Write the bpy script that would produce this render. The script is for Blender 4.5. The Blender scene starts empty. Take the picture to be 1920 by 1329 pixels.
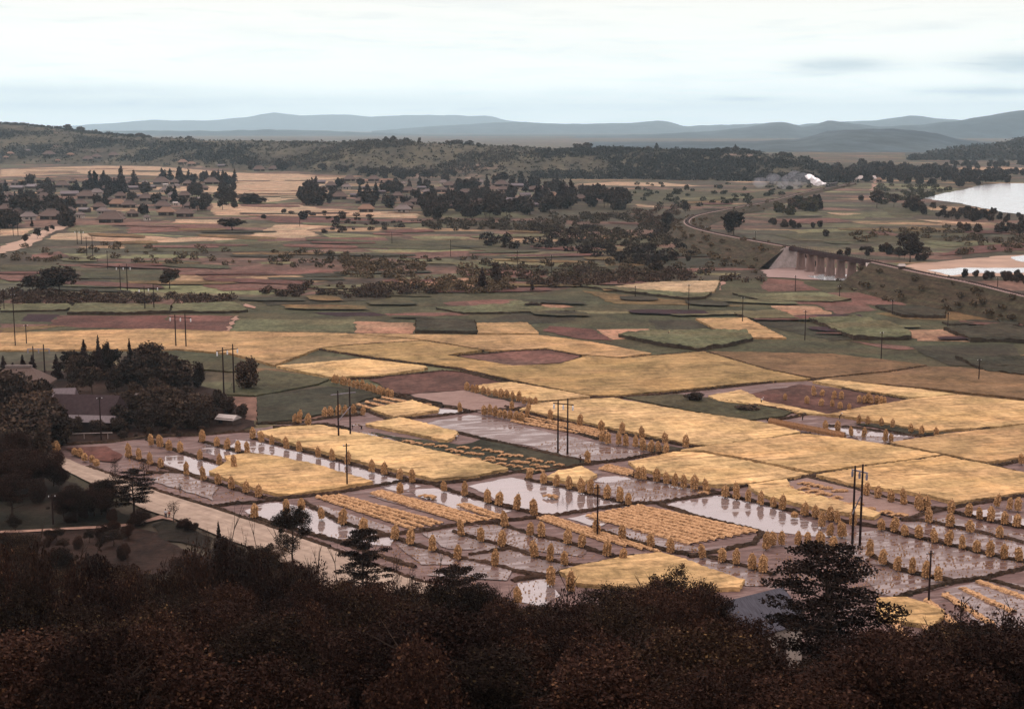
import bpy, math, random
import numpy as np
from mathutils import Vector, Matrix, noise as mnoise
from mathutils.geometry import delaunay_2d_cdt, tessellate_polygon

S = bpy.context.scene
COL = S.collection
random.seed(7)
RNG = np.random.default_rng(11)

# ------------------------------------------------------------------ camera
H, F, YH = 65.0, 2666.7, 240.0              # eye height, focal length and horizon row on a 1920 px wide frame
TH = math.atan((664.5 - YH) / F)
cam_d = bpy.data.cameras.new('camera'); cam = bpy.data.objects.new('camera', cam_d); COL.objects.link(cam)
cam.location = (0, 0, H); cam.rotation_euler = (math.pi/2 - TH, 0, 0)
cam_d.lens = 50; cam_d.sensor_width = 36; cam_d.clip_start = 0.5; cam_d.clip_end = 120000
S.camera = cam

# ------------------------------------------------------------------ world, sun, exposure
SUN_EL, SUN_AZ = math.radians(48), math.radians(-38)      # azimuth from +Y towards -X
w = bpy.data.worlds.new('World'); S.world = w; w.use_nodes = True
wn, wl = w.node_tree.nodes, w.node_tree.links
wn.clear()
def wnode(t, **k):
    n = wn.new(t)
    for a, b in k.items(): setattr(n, a, b)
    return n
out = wnode('ShaderNodeOutputWorld'); bg = wnode('ShaderNodeBackground'); bg.inputs[1].default_value = 0.1
wl.new(bg.outputs[0], out.inputs[0])
sky = wnode('ShaderNodeTexSky', sky_type='NISHITA', sun_disc=False, sun_elevation=SUN_EL, sun_rotation=SUN_AZ, air_density=1.0, dust_density=2.0)
tc = wnode('ShaderNodeTexCoord')
sep = wnode('ShaderNodeSeparateXYZ'); wl.new(tc.outputs['Generated'], sep.inputs[0])
def wm(op, a, b=None, c=None):
    n = wnode('ShaderNodeMath', operation=op)
    for i, v in enumerate((a, b, c)):
        if v is None: continue
        if isinstance(v, (int, float)): n.inputs[i].default_value = v
        else: wl.new(v, n.inputs[i])
    return n.outputs[0]
def wnoise(scale, vec, detail=6, rough=.6, dist=0.):
    n = wnode('ShaderNodeTexNoise'); n.inputs['Scale'].default_value = scale; n.inputs['Detail'].default_value = detail
    n.inputs['Roughness'].default_value = rough; n.inputs['Distortion'].default_value = dist
    wl.new(vec, n.inputs['Vector']); return n.outputs['Fac']
mp = wnode('ShaderNodeMapping'); mp.inputs['Scale'].default_value = (1, 1, 7.5); wl.new(tc.outputs['Generated'], mp.inputs[0])
mp2 = wnode('ShaderNodeMapping'); mp2.inputs['Scale'].default_value = (1, 1, 11); mp2.inputs['Location'].default_value = (3.1, 1.7, .4); wl.new(tc.outputs['Generated'], mp2.inputs[0])
n1 = wnoise(6.0, mp.outputs[0], 8, .55, .3)
n2 = wnoise(15.0, mp2.outputs[0], 8, .6, .5)
az = wm('ARCTAN2', sep.outputs[0], sep.outputs[1]); el = sep.outputs[2]
warp = wm('MULTIPLY', wm('SUBTRACT', n2, .5), .05); warpz = wm('MULTIPLY', wm('SUBTRACT', n1, .5), .012)
azw = wm('ADD', az, warp); elw = wm('ADD', el, warpz)
def cloud_bank(a0, e0, sa, se, amp):     # a soft-edged grey cloud in one direction of the sky
    u = wm('DIVIDE', wm('SUBTRACT', azw, a0), sa); v = wm('DIVIDE', wm('SUBTRACT', elw, e0), se)
    r = wm('ADD', wm('MULTIPLY', u, u), wm('MULTIPLY', v, v))
    return wm('MULTIPLY', wm('EXPONENT', wm('MULTIPLY', r, -1.0)), amp)
A = lambda x: (x - 960) / F
E = lambda y: (YH - y) / F
g = None
for (x, y, sx, sy, amp) in [(1555, 133, 95, 13, .6), (1880, 128, 120, 17, .6), (1820, 180, 110, 10, .62), (1385, 190, 70, 7, .45), (1080, 178, 90, 8, .16),
                            (120, 170, 260, 12, .22), (560, 190, 420, 10, .18), (1250, 205, 300, 6, .1), (40, 200, 200, 10, .12), (860, 178, 60, 5, .14)]:
    c = cloud_bank(A(x), E(y), sx/F, sy/F, amp); g = c if g is None else wm('ADD', g, c)
grey = wm('ADD', g, wm('MULTIPLY', wm('MAXIMUM', wm('SUBTRACT', n2, .54), 0.), .7))
grey = wm('MINIMUM', wm('ADD', grey, wm('MULTIPLY', wm('MAXIMUM', wm('SUBTRACT', n1, .47), 0.), .8)), .8)
def ramp(fac, stops):
    r = wnode('ShaderNodeValToRGB'); wl.new(fac, r.inputs[0])
    e = r.color_ramp.elements
    while len(e) < len(stops): e.new(.5)
    for i, (p, c) in enumerate(stops): e[i].position = p; e[i].color = (*c, 1)
    return r.outputs[0]
# overcast brightness: pale blue at the skyline, cream above it, brighter overhead
base = ramp(wm('MULTIPLY', el, 4.0), [(0.0, (.92, 1.0, 1.0)), (.07, (.91, .97, .95)), (.17, (.87, .885, .84)), (.34, (.80, .785, .735)), (.42, (.86, .82, .77)), (.6, (1.04, .90, .85)), (1.0, (.98, .80, .76))])
gain = wm('ADD', wm('ADD', wm('MULTIPLY', wm('MAXIMUM', el, 0.), 13.0), 12.0), wm('MULTIPLY', wm('EXPONENT', wm('MULTIPLY', wm('MAXIMUM', el, 0.), -32.)), 7.0))
gm = wnode('ShaderNodeMix', data_type='RGBA'); gm.inputs['A'].default_value = (0, 0, 0, 1); wl.new(grey, gm.inputs['Factor'])
wl.new(base, gm.inputs['A']); gm.inputs['B'].default_value = (.26, .38, .46, 1)
vs = wnode('ShaderNodeVectorMath', operation='SCALE'); wl.new(gm.outputs['Result'], vs.inputs[0]); wl.new(gain, vs.inputs['Scale'])
fm = wnode('ShaderNodeMix', data_type='RGBA'); fm.inputs['Factor'].default_value = .93
wl.new(sky.outputs[0], fm.inputs['A']); wl.new(vs.outputs[0], fm.inputs['B']); wl.new(fm.outputs['Result'], bg.inputs[0])

sl = bpy.data.lights.new('sun', 'SUN'); sl.energy = 1.2; sl.angle = math.radians(11); sl.color = (1, .85, .77)
so = bpy.data.objects.new('sun', sl); COL.objects.link(so)
sd = Vector((math.sin(SUN_AZ)*math.cos(SUN_EL), math.cos(SUN_AZ)*math.cos(SUN_EL), math.sin(SUN_EL)))
so.rotation_euler = sd.to_track_quat('Z', 'Y').to_euler()
S.view_settings.view_transform = 'Standard'; S.view_settings.look = 'None'; S.view_settings.gamma = 1; S.view_settings.exposure = 0.07
S.cycles.max_bounces = 5; S.cycles.volume_bounces = 0; S.cycles.transparent_max_bounces = 8
S.cycles.use_adaptive_sampling = True; S.cycles.adaptive_threshold = .006
S.cycles.use_denoising = True

# ------------------------------------------------------------------ helpers
def gp(x, y, z=0.0):
    """ground point (height z) seen at photo pixel x, y"""
    X, Z = (x - 960)/F, -(y - 664.5)/F
    dy = math.cos(TH) + Z*math.sin(TH); dz = -math.sin(TH) + Z*math.cos(TH)
    t = (z - H)/dz
    return Vector((X*t, dy*t, z))
def at_depth(x, y, d):
    X, Z = (x - 960)/F, -(y - 664.5)/F
    dy = math.cos(TH) + Z*math.sin(TH); dz = -math.sin(TH) + Z*math.cos(TH)
    t = d/dy
    return Vector((X*t, d, H + dz*t))
def SL(y): return math.tan(TH + math.atan((y-664.5)/F))
def pxm(p):       # photo pixels per metre at point p
    return F/(p.y*math.cos(TH) + (H - p.z)*math.sin(TH))

def tag(o, label=None, cat=None, group=None, kind=None):
    if label: o['label'] = label
    if cat: o['category'] = cat
    if group: o['group'] = group
    if kind: o['kind'] = kind
    return o
def link(name, me, mats=(), parent=None, loc=None):
    o = bpy.data.objects.new(name, me); COL.objects.link(o)
    for m in (mats if isinstance(mats, (list, tuple)) else [mats]):
        if me is not None and m is not None: me.materials.append(m)
    if parent is not None: o.parent = parent
    if loc is not None: o.location = loc
    return o
def empty(name, loc=(0, 0, 0), rz=0.0):
    o = bpy.data.objects.new(name, None); COL.objects.link(o); o.location = loc; o.rotation_euler = (0, 0, rz)
    o.empty_display_size = .1
    return o
def mesh(name, v, f, smooth=False):
    me = bpy.data.meshes.new(name); me.from_pydata([tuple(p) for p in v], [], [tuple(q) for q in f]); me.update()
    if smooth: me.polygons.foreach_set('use_smooth', [True]*len(me.polygons))
    return me
def quads_mesh(name, P):
    """P: (n,4,3) array of separate quads"""
    n = len(P); me = bpy.data.meshes.new(name)
    me.vertices.add(n*4); me.vertices.foreach_set('co', P.reshape(-1).astype(np.float32))
    me.loops.add(n*4); me.loops.foreach_set('vertex_index', np.arange(n*4, dtype=np.int32))
    me.polygons.add(n); me.polygons.foreach_set('loop_start', np.arange(0, n*4, 4, dtype=np.int32))
    me.update(calc_edges=True); return me
def copy_thing(o, loc, rz=0., sc=(1, 1, 1), label=None, group=None):
    c = o.copy(); COL.objects.link(c); c.location = loc; c.rotation_euler = (0, 0, rz); c.scale = sc
    if label: c['label'] = label
    if group: c['group'] = group
    for ch in o.children:
        d = ch.copy(); COL.objects.link(d); d.parent = c
        for g2 in ch.children:
            e = g2.copy(); COL.objects.link(e); e.parent = d
    return c
class MB:
    def __init__(s): s.v = []; s.f = []; s.m = []
    def add(s, v, f, m=0):
        b = len(s.v); s.v += [tuple(p) for p in v]; s.f += [tuple(b+i for i in q) for q in f]; s.m += [m]*len(f)
    def box(s, c, d, rz=0., m=0, M=None):
        x, y, z = d[0]/2, d[1]/2, d[2]/2
        v = [Vector((sx*x, sy*y, sz*z)) for sz in (-1, 1) for sy in (-1, 1) for sx in (-1, 1)]
        R = Matrix.Rotation(rz, 3, 'Z') if M is None else M
        v = [R @ p + Vector(c) for p in v]
        s.add(v, [(0, 2, 3, 1), (4, 5, 7, 6), (0, 1, 5, 4), (2, 6, 7, 3), (0, 4, 6, 2), (1, 3, 7, 5)], m)
    def tube(s, pts, rs, n=6, m=0, cap=True):
        pts = [Vector(p) for p in pts]; b = len(s.v); k = len(pts)
        for i, p in enumerate(pts):
            t = (pts[min(i+1, k-1)] - pts[max(i-1, 0)]).normalized()
            a = t.orthogonal().normalized(); c = t.cross(a)
            for j in range(n):
                q = 2*math.pi*j/n
                s.v.append(tuple(p + (a*math.cos(q) + c*math.sin(q))*rs[i]))
        for i in range(k-1):
            for j in range(n):
                s.f.append((b+i*n+j, b+i*n+(j+1) % n, b+(i+1)*n+(j+1) % n, b+(i+1)*n+j)); s.m.append(m)
        if cap:
            s.f.append(tuple(b+j for j in range(n))[::-1]); s.m.append(m)
            s.f.append(tuple(b+(k-1)*n+j for j in range(n))); s.m.append(m)
    def build(s, name, mats, parent=None, loc=None, smooth=False):
        me = mesh(name, s.v, s.f, smooth)
        if any(s.m): me.polygons.foreach_set('material_index', s.m)
        return link(name, me, mats, parent, loc)

# ------------------------------------------------------------------ materials
def mat(name, build):
    m = bpy.data.materials.new(name); m.use_nodes = True
    nt = m.node_tree; b = nt.nodes['Principled BSDF']; b.inputs['Roughness'].default_value = .85
    b.inputs['Specular IOR Level'].default_value = .04
    build(NT(nt, b)); return m
class NT:
    def __init__(s, nt, b): s.nt = nt; s.b = b
    def n(s, t, **k):
        x = s.nt.nodes.new(t)
        for a, c in k.items(): setattr(x, a, c)
        return x
    def l(s, a, b): s.nt.links.new(a, b)
    def coord(s, scale=(1, 1, 1), rot=0., kind='Position', loc=(0, 0, 0)):
        if kind == 'Position': c = s.n('ShaderNodeNewGeometry').outputs['Position']
        else: c = s.n('ShaderNodeTexCoord').outputs[kind]
        r = s.n('ShaderNodeMapping'); r.inputs['Rotation'].default_value = (0, 0, rot); s.l(c, r.inputs[0])
        p = s.n('ShaderNodeMapping'); p.inputs['Scale'].default_value = scale; p.inputs['Location'].default_value = loc; s.l(r.outputs[0], p.inputs[0])
        return p.outputs[0]
    def noise(s, vec, scale=1., detail=5, rough=.6, dist=0., out='Fac'):
        x = s.n('ShaderNodeTexNoise'); s.l(vec, x.inputs['Vector']); x.inputs['Scale'].default_value = scale
        x.inputs['Detail'].default_value = detail; x.inputs['Roughness'].default_value = rough; x.inputs['Distortion'].default_value = dist
        return x.outputs[out]
    def vor(s, vec, scale=1., out='Color', rnd=1.):
        x = s.n('ShaderNodeTexVoronoi'); s.l(vec, x.inputs['Vector']); x.inputs['Scale'].default_value = scale; x.inputs['Randomness'].default_value = rnd
        return x.outputs[out]
    def ramp(s, fac, stops, const=False):
        r = s.n('ShaderNodeValToRGB'); s.l(fac, r.inputs[0]); e = r.color_ramp.elements
        if const: r.color_ramp.interpolation = 'CONSTANT'
        while len(e) < len(stops): e.new(.5)
        for i, (p, c) in enumerate(stops):
            e[i].position = p; e[i].color = (*c, 1) if hasattr(c, '__len__') else (c, c, c, 1)
        return r.outputs[0]
    def mix(s, fac, a, b, mode='MIX'):
        x = s.n('ShaderNodeMix', data_type='RGBA', blend_type=mode)
        for i, v in (('Factor', fac), ('A', a), ('B', b)):
            if isinstance(v, (int, float)): x.inputs[i].default_value = v
            elif isinstance(v, tuple): x.inputs[i].default_value = (*v, 1)
            else: s.l(v, x.inputs[i])
        return x.outputs['Result']
    def math(s, op, a, b=0.):
        x = s.n('ShaderNodeMath', operation=op)
        for i, v in enumerate((a, b)):
            if isinstance(v, (int, float)): x.inputs[i].default_value = v
            else: s.l(v, x.inputs[i])
        return x.outputs[0]
    def color(s, c): s.l(c, s.b.inputs['Base Color']) if not isinstance(c, tuple) else setattr(s.b.inputs['Base Color'], 'default_value', (*c, 1))
    def rough(s, c): s.l(c, s.b.inputs['Roughness']) if not isinstance(c, float) else setattr(s.b.inputs['Roughness'], 'default_value', c)
    def bump(s, h, strength=.5, dist=.1):
        x = s.n('ShaderNodeBump'); x.inputs['Strength'].default_value = strength; x.inputs['Distance'].default_value = dist
        s.l(h, x.inputs['Height']); s.l(x.outputs[0], s.b.inputs['Normal'])
    def rnd(s): return s.n('ShaderNodeNewGeometry').outputs['Random Per Island']
    def orand(s): return s.n('ShaderNodeObjectInfo').outputs['Random']
def sc3(c, k): return tuple(min(1, a*k) for a in c)
GK = .66          # overall reflectance level

def rice_mat(name, c, dark=.55, rot=-.3, streak=1.0, green=None):
    c = sc3(c, GK)
    def b(t):
        v = t.coord((.16, .9, 1), rot)
        n = t.noise(v, 1.0, 7, .62, .8)
        big = t.noise(t.coord((.035, .09, .1), rot), 1.0, 3, .5)
        fine = t.math('ADD', t.math('MULTIPLY', t.noise(t.coord((1, .6, 1), rot), .9, 5, .75), .5), t.math('MULTIPLY', t.noise(t.coord((.12, .10, 1), rot), 1., 4, .6, .6), .5))
        mid = t.noise(t.coord((.035, .05, 1), rot*.5, loc=(11, 5, 0)), 1., 4, .6, 1.)
        col = t.ramp(n, [(.34, sc3(c, dark*.9)), (.45, sc3(c, .80)), (.54, c), (.66, sc3(c, 1.25))])
        col = t.mix(t.math('MULTIPLY', t.math('SUBTRACT', 1., t.ramp(big, [(.35, 0.), (.65, 1.)])), .5), col, green or (c[0]*.78, c[1]*.86, c[2]*.75))
        col = t.mix(.9, col, t.ramp(fine, [(.38, .5), (.5, .98), (.62, 1.45)]), 'MULTIPLY')
        col = t.mix(1., col, t.ramp(mid, [(.36, (.80, .82, .80)), (.5, (1., 1., 1.)), (.64, (1.13, 1.08, 1.02))]), 'MULTIPLY')
        slit = t.noise(t.coord((.07, .75, 1), rot + .12, loc=(7, 3, 0)), 1.0, 6, .6, .5)
        col = t.mix(t.math('MULTIPLY', t.ramp(slit, [(.59, 0.), (.66, 1.)]), .7*streak), col, (.09, .06, .03))
        t.color(col); t.rough(.9); t.bump(t.math('ADD', n, fine), .4, .15)
    return mat(name, b)
GOLD = rice_mat('rice_gold', (.56, .368, .185))
GOLD_B = rice_mat('rice_bright', (.62, .42, .215), rot=-.35)
GOLD_D = rice_mat('rice_dim', (.43, .278, .145), rot=-.25)
GOLD_O = rice_mat('rice_olive', (.36, .242, .115), rot=-.2, streak=.5)
GOLD_K = rice_mat('rice_brown', (.20, .125, .072), rot=-.2, dark=.6)
GOLD_F = rice_mat('rice_far', (.45, .33, .21), rot=0., streak=.5)

def crop_mat(name, c, var=.35, c2=None, s=.5):
    c = sc3(c, GK); c2 = sc3(c2, GK) if c2 else None
    def b(t):
        v = t.coord((.5*s*2, 1.1*s*2, 1), -.2)
        n = t.noise(v, 1.0, 8, .7); f = t.math('ADD', t.math('MULTIPLY', t.noise(t.coord((.6, .35, 1)), 1., 5, .75), .5), t.math('MULTIPLY', t.noise(t.coord((.08, .06, 1)), 1., 5, .65, .5), .5))
        big = t.noise(t.coord((.02, .05, 1)), 1., 3)
        col = t.ramp(n, [(.3, sc3(c, 1-var)), (.5, c), (.7, sc3(c, 1+var))])
        col = t.mix(t.ramp(big, [(.4, 0.), (.62, .7)]), col, c2 or (c[0]*1.25, c[1]*.95, c[2]*.95))
        col = t.mix(.95, col, t.ramp(f, [(.38, .45), (.5, .95), (.62, 1.6)]), 'MULTIPLY')
        t.color(col); t.bump(t.math('ADD', n, f), .8, .3)
    return mat(name, b)
GREEN = crop_mat('crop_green', (.063, .066, .038))
GREEN_L = crop_mat('crop_light_green', (.105, .112, .062), .25)
GREEN_D = crop_mat('crop_dark_green', (.042, .043, .029))
GREEN_Y = crop_mat('crop_yellow_green', (.135, .10, .048), .3)
RED = crop_mat('soil_red', (.135, .080, .064), .2)
BROWN = crop_mat('soil_brown', (.100, .055, .045), .25)
PURPLE = crop_mat('plot_purple', (.036, .022, .026), .2)
TAN = crop_mat('soil_tan', (.300, .195, .125), .2)
TANG = crop_mat('rice_pale', (.35, .275, .18), .15)
LIME = crop_mat('crop_lime', (.15, .155, .085), .2)
STALK_SHADED = crop_mat('shaded_stalks', (.058, .048, .034), .3)  # stem brown, with the shade on the crop sides painted into the colour
BUND = crop_mat('bund_grass', (.052, .036, .024), .45, (.075, .042, .030), s=1.5)

def mudmat():
    def b(t):
        v = t.coord((.22, .75, 1), -.25)
        n = t.noise(v, 1., 6, .6, .6); f = t.noise(t.coord((1, 1.5, 1)), 2.2, 5, .7)
        col = t.ramp(n, [(.3, (.045, .024, .021)), (.52, (.095, .055, .048)), (.72, (.15, .098, .088))])
        col = t.mix(.5, col, t.ramp(f, [(.3, .6), (.7, 1.3)]), 'MULTIPLY')
        t.color(col); t.b.inputs['IOR'].default_value = 1.36; t.b.inputs['Specular IOR Level'].default_value = .5
        r = t.ramp(t.noise(t.coord((.10, .5, 1), -.3, loc=(4, 9, 0)), 1., 5, .65, .5), [(.52, .8), (.68, .25)])
        t.rough(r); t.bump(t.math('ADD', f, t.noise(t.coord((.5, 4, 1), -.28), 1., 4)), .35, .05)
    return mat('wet_mud', b)
MUD = mudmat()
def drymud():
    def b(t):
        n = t.noise(t.coord((.3, 1, 1), -.2), 1., 7, .65); f = t.noise(t.coord(), 2.5, 5, .7)
        col = t.ramp(n, [(.3, (.13, .085, .075)), (.6, (.20, .14, .12))])
        t.color(t.mix(.5, col, t.ramp(f, [(.3, .6), (.7, 1.3)]), 'MULTIPLY')); t.rough(.7); t.bump(f, .5, .08)
    return mat('drained_mud', b)
MUD2 = drymud()
def watermat(name, c, ior, r0, r1, patch=(.42, .62), bump=.12):
    def b(t):
        n = t.noise(t.coord((.12, .55, 1), -.28), 1., 6, .6, .7)
        rip = t.noise(t.coord((.7, 3.2, 1), -.28), 1., 5, .65)
        t.color(t.ramp(n, [(.35, sc3(c, .75)), (.65, c)]))
        t.b.inputs['Specular IOR Level'].default_value = .5; t.b.inputs['IOR'].default_value = ior
        t.rough(t.ramp(n, [(patch[0], r1), (patch[1], r0)]))
        t.bump(rip, bump, .03)
    return mat(name, b)
WATER = watermat('flooded_paddy', (.15, .12, .12), 2.9, .035, .5, (.38, .47), bump=.12)
WATER_M = watermat('muddy_water', (.10, .062, .055), 1.62, .05, .6, (.47, .58), bump=.18)
RIVER = watermat('river_water', (.30, .34, .36), 2.2, .12, .22, bump=.2)

def simple(name, c, rough=.8, ns=1.5, var=.3, kind='Object', spec=.05, sc=(1, 1, 1), bump=.3):
    c = sc3(c, GK)
    def b(t):
        n = t.noise(t.coord(sc, 0., kind), ns, 6, .65)
        t.color(t.ramp(n, [(.3, sc3(c, 1-var)), (.7, sc3(c, 1+var))])); t.rough(rough); t.b.inputs['Specular IOR Level'].default_value = spec
        t.bump(n, bump, .05)
    return mat(name, b)
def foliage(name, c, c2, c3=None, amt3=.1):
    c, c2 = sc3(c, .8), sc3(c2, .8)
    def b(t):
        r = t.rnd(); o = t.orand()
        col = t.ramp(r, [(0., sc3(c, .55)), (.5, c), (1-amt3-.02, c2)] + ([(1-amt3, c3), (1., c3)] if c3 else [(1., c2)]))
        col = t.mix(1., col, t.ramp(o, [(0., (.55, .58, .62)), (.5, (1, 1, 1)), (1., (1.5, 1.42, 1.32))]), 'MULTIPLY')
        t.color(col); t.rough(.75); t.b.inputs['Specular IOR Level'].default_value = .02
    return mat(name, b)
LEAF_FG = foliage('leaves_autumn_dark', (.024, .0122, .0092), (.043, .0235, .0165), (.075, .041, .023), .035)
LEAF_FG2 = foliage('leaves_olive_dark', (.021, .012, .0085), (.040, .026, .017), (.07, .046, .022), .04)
NEEDLE = foliage('pine_needles', (.013, .008, .0065), (.026, .017, .012))
LEAF_MID = foliage('leaves_mid', (.043, .029, .024), (.080, .058, .041))
LEAF_GRN = foliage('leaves_green', (.046, .040, .025), (.080, .070, .038))
CONIF = foliage('conifer_needles', (.029, .018, .018), (.045, .031, .027))
LEAF_HILL = foliage('leaves_hill', (.044, .038, .025), (.076, .066, .041))
LEAF_HILL_D = foliage('leaves_hill_dark', (.034, .027, .022), (.058, .047, .034))
LEAF_SHRUB = foliage('leaves_shrub', (.066, .050, .034), (.110, .086, .054))
BARK = simple('bark', (.055, .038, .030), ns=4, sc=(1, 1, .3))
BARK_P = simple('bark_pale', (.35, .30, .28), ns=4)
STRAW = None
def strawm():
    def b(t):
        n = t.noise(t.coord((1, 1, 1), 0., 'Object'), 9., 6, .7); r = t.rnd()
        c = t.ramp(n, [(.3, (.15, .082, .042)), (.5, (.36, .22, .11)), (.72, (.52, .345, .185))])
        c = t.mix(.6, c, t.ramp(r, [(0., .45), (1., 1.2)]), 'MULTIPLY')
        c = t.mix(1., c, t.ramp(t.orand(), [(0., (.88, .84, .80)), (1., (1.1, 1.08, 1.05))]), 'MULTIPLY')
        t.color(c); t.rough(.9); t.bump(n, .6, .05)
    return mat('straw', b)
STRAW = strawm()
def strawpale():
    def b(t):
        n = t.noise(t.coord((1, 1, 1)), 3., 6, .7)
        t.color(t.ramp(n, [(.3, (.11, .062, .032)), (.5, (.34, .205, .108)), (.68, (.50, .325, .185))])); t.rough(.9); t.bump(n, .8, .1)
    return mat('cut_straw', b)
STRAW_L = strawpale()
THATCH = simple('thatch', (.135, .098, .085), ns=2.5, sc=(1, 1, 4), var=.35)
THATCH_N = simple('thatch_new', (.25, .16, .115), ns=2.5, sc=(1, 1, 4), var=.25)
THATCH_G = simple('thatch_grey', (.20, .165, .155), ns=2.5, sc=(1, 1, 4), var=.3)
def tiled():
    def b(t):
        wv = t.n('ShaderNodeTexWave', bands_direction='X'); wv.inputs['Scale'].default_value = 1.6
        t.l(t.coord((1, 1, 1), 0., 'Object'), wv.inputs[0]); n = t.noise(t.coord((1, 1, 1), 0., 'Object'), 1.3, 5)
        t.color(t.mix(.5, t.ramp(n, [(.3, (.024, .015, .017)), (.7, (.046, .031, .033))]), t.ramp(wv.outputs[0], [(0., .6), (1., 1.2)]), 'MULTIPLY')); t.rough(.5); t.bump(wv.outputs[0], .6, .1)
    return mat('dark_tiles', b)
TILES = tiled()
TIN = simple('grey_sheet_roof', (.14, .115, .125), .5, 1.2, .25, sc=(6, .6, 1))
TIN_D = simple('slate_grey_roof', (.085, .085, .105), .5, 1.2, .4, sc=(5, .6, 1))
TIN_L = simple('pale_sheet_roof', (.42, .38, .36), .5, 1.2, .2, sc=(6, .6, 1))
WALLW = simple('plaster', (.55, .48, .42), ns=.8)
WALLB = simple('weathered_boards', (.075, .052, .045), ns=2, sc=(6, 6, .5))
WINDOW = simple('window_glass', (.02, .02, .025), .25, spec=.5)
ROADM = None
def roadm():
    def b(t):
        v = t.coord((.5, .5, 1)); n = t.noise(v, 1., 7, .65); tr = t.noise(t.coord((.05, 1.2, 1), .785), 1., 4, .6)
        t.color(t.mix(.5, t.ramp(n, [(.3, (.19, .145, .115)), (.7, (.30, .24, .19))]), t.ramp(tr, [(.35, .72), (.65, 1.15)]), 'MULTIPLY')); t.rough(.95); t.bump(n, .3, .05)
    return mat('gravel_road', b)
ROADM = roadm()
PATHM = simple('dirt_path', (.34, .215, .165), ns=.8, kind='Object')
SAND = simple('river_sand', (.40, .285, .215), ns=.06, var=.22)
SANDG = simple('river_gravel', (.30, .22, .20), ns=.08, var=.2)
CONC = simple('weathered_concrete', (.50, .44, .42), ns=.5, var=.25)
PIERM = simple('stained_pier', (.23, .16, .14), ns=.5, var=.35, sc=(1, 1, .35))
GIRD = simple('girder_paint', (.055, .035, .035), ns=.6)
BALLAST = simple('ballast', (.26, .19, .175), ns=.7, var=.2)
RAILM = simple('rail_steel', (.10, .07, .06), .5)
WOODP = simple('pole_wood', (.030, .017, .016), ns=2, var=.3)
ARMM = simple('crossarm_steel', (.26, .25, .30), .5)
PORC = simple('porcelain', (.80, .84, .88), .3, var=.03, bump=0.)
HAZE = 4.6e-5
ORD_ = ['first', 'second', 'third', 'fourth', 'fifth', 'sixth', 'seventh', 'eighth', 'ninth', 'tenth', 'eleventh', 'twelfth', 'thirteenth', 'fourteenth', 'fifteenth', 'sixteenth', 'seventeenth', 'eighteenth', 'nineteenth', 'twentieth']
ORD = ORD_ + ['twenty-' + o for o in ORD_[:9]] + ['thirtieth'] + ['thirty-' + o for o in ORD_[:9]] + ['fortieth'] + ['forty-' + o for o in ORD_[:9]]
# ------------------------------------------------------------------ ground
def groundm():
    def b(t):
        v = t.coord((.011, .030, 1), .12)
        cell = t.vor(v, 1., 'Color', .9)
        s = t.n('ShaderNodeSeparateColor'); t.l(cell, s.inputs[0])
        col = t.ramp(s.outputs[0], [(0., (.042, .038, .025)), (.18, (.066, .066, .038)), (.34, (.095, .058, .044)), (.48, (.048, .040, .029)), (.60, (.115, .068, .052)),
                                    (.70, (.080, .068, .040)), (.80, (.045, .044, .030)), (.90, (.115, .12, .062)), (.95, (.20, .135, .08))], True)
        n = t.noise(t.coord((.02, .022, 1)), 1., 8, .7, .6); f = t.math('ADD', t.math('MULTIPLY', t.noise(t.coord((.25, .12, 1)), 1., 5, .7), .5), t.math('MULTIPLY', t.noise(t.coord((.05, .035, 1)), 1., 5, .65, .5), .5))
        col = t.mix(t.ramp(n, [(.50, 0.), (.60, .85)]), col, (.036, .026, .020))
        col = t.mix(.9, col, t.ramp(f, [(.38, .42), (.5, .95), (.62, 1.6)]), 'MULTIPLY')
        t.color(col); t.bump(f, .8, .4)
    return mat('farmland', b)
GROUND = groundm()
GX, GY0, GY1 = 29000, -400, 33500
me = mesh('ground', [(-GX, GY0, 0), (GX, GY0, 0), (GX, GY1, 0), (-GX, GY1, 0)], [(0, 1, 2, 3)])
tag(link('ground', me, GROUND), kind='structure')

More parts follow.
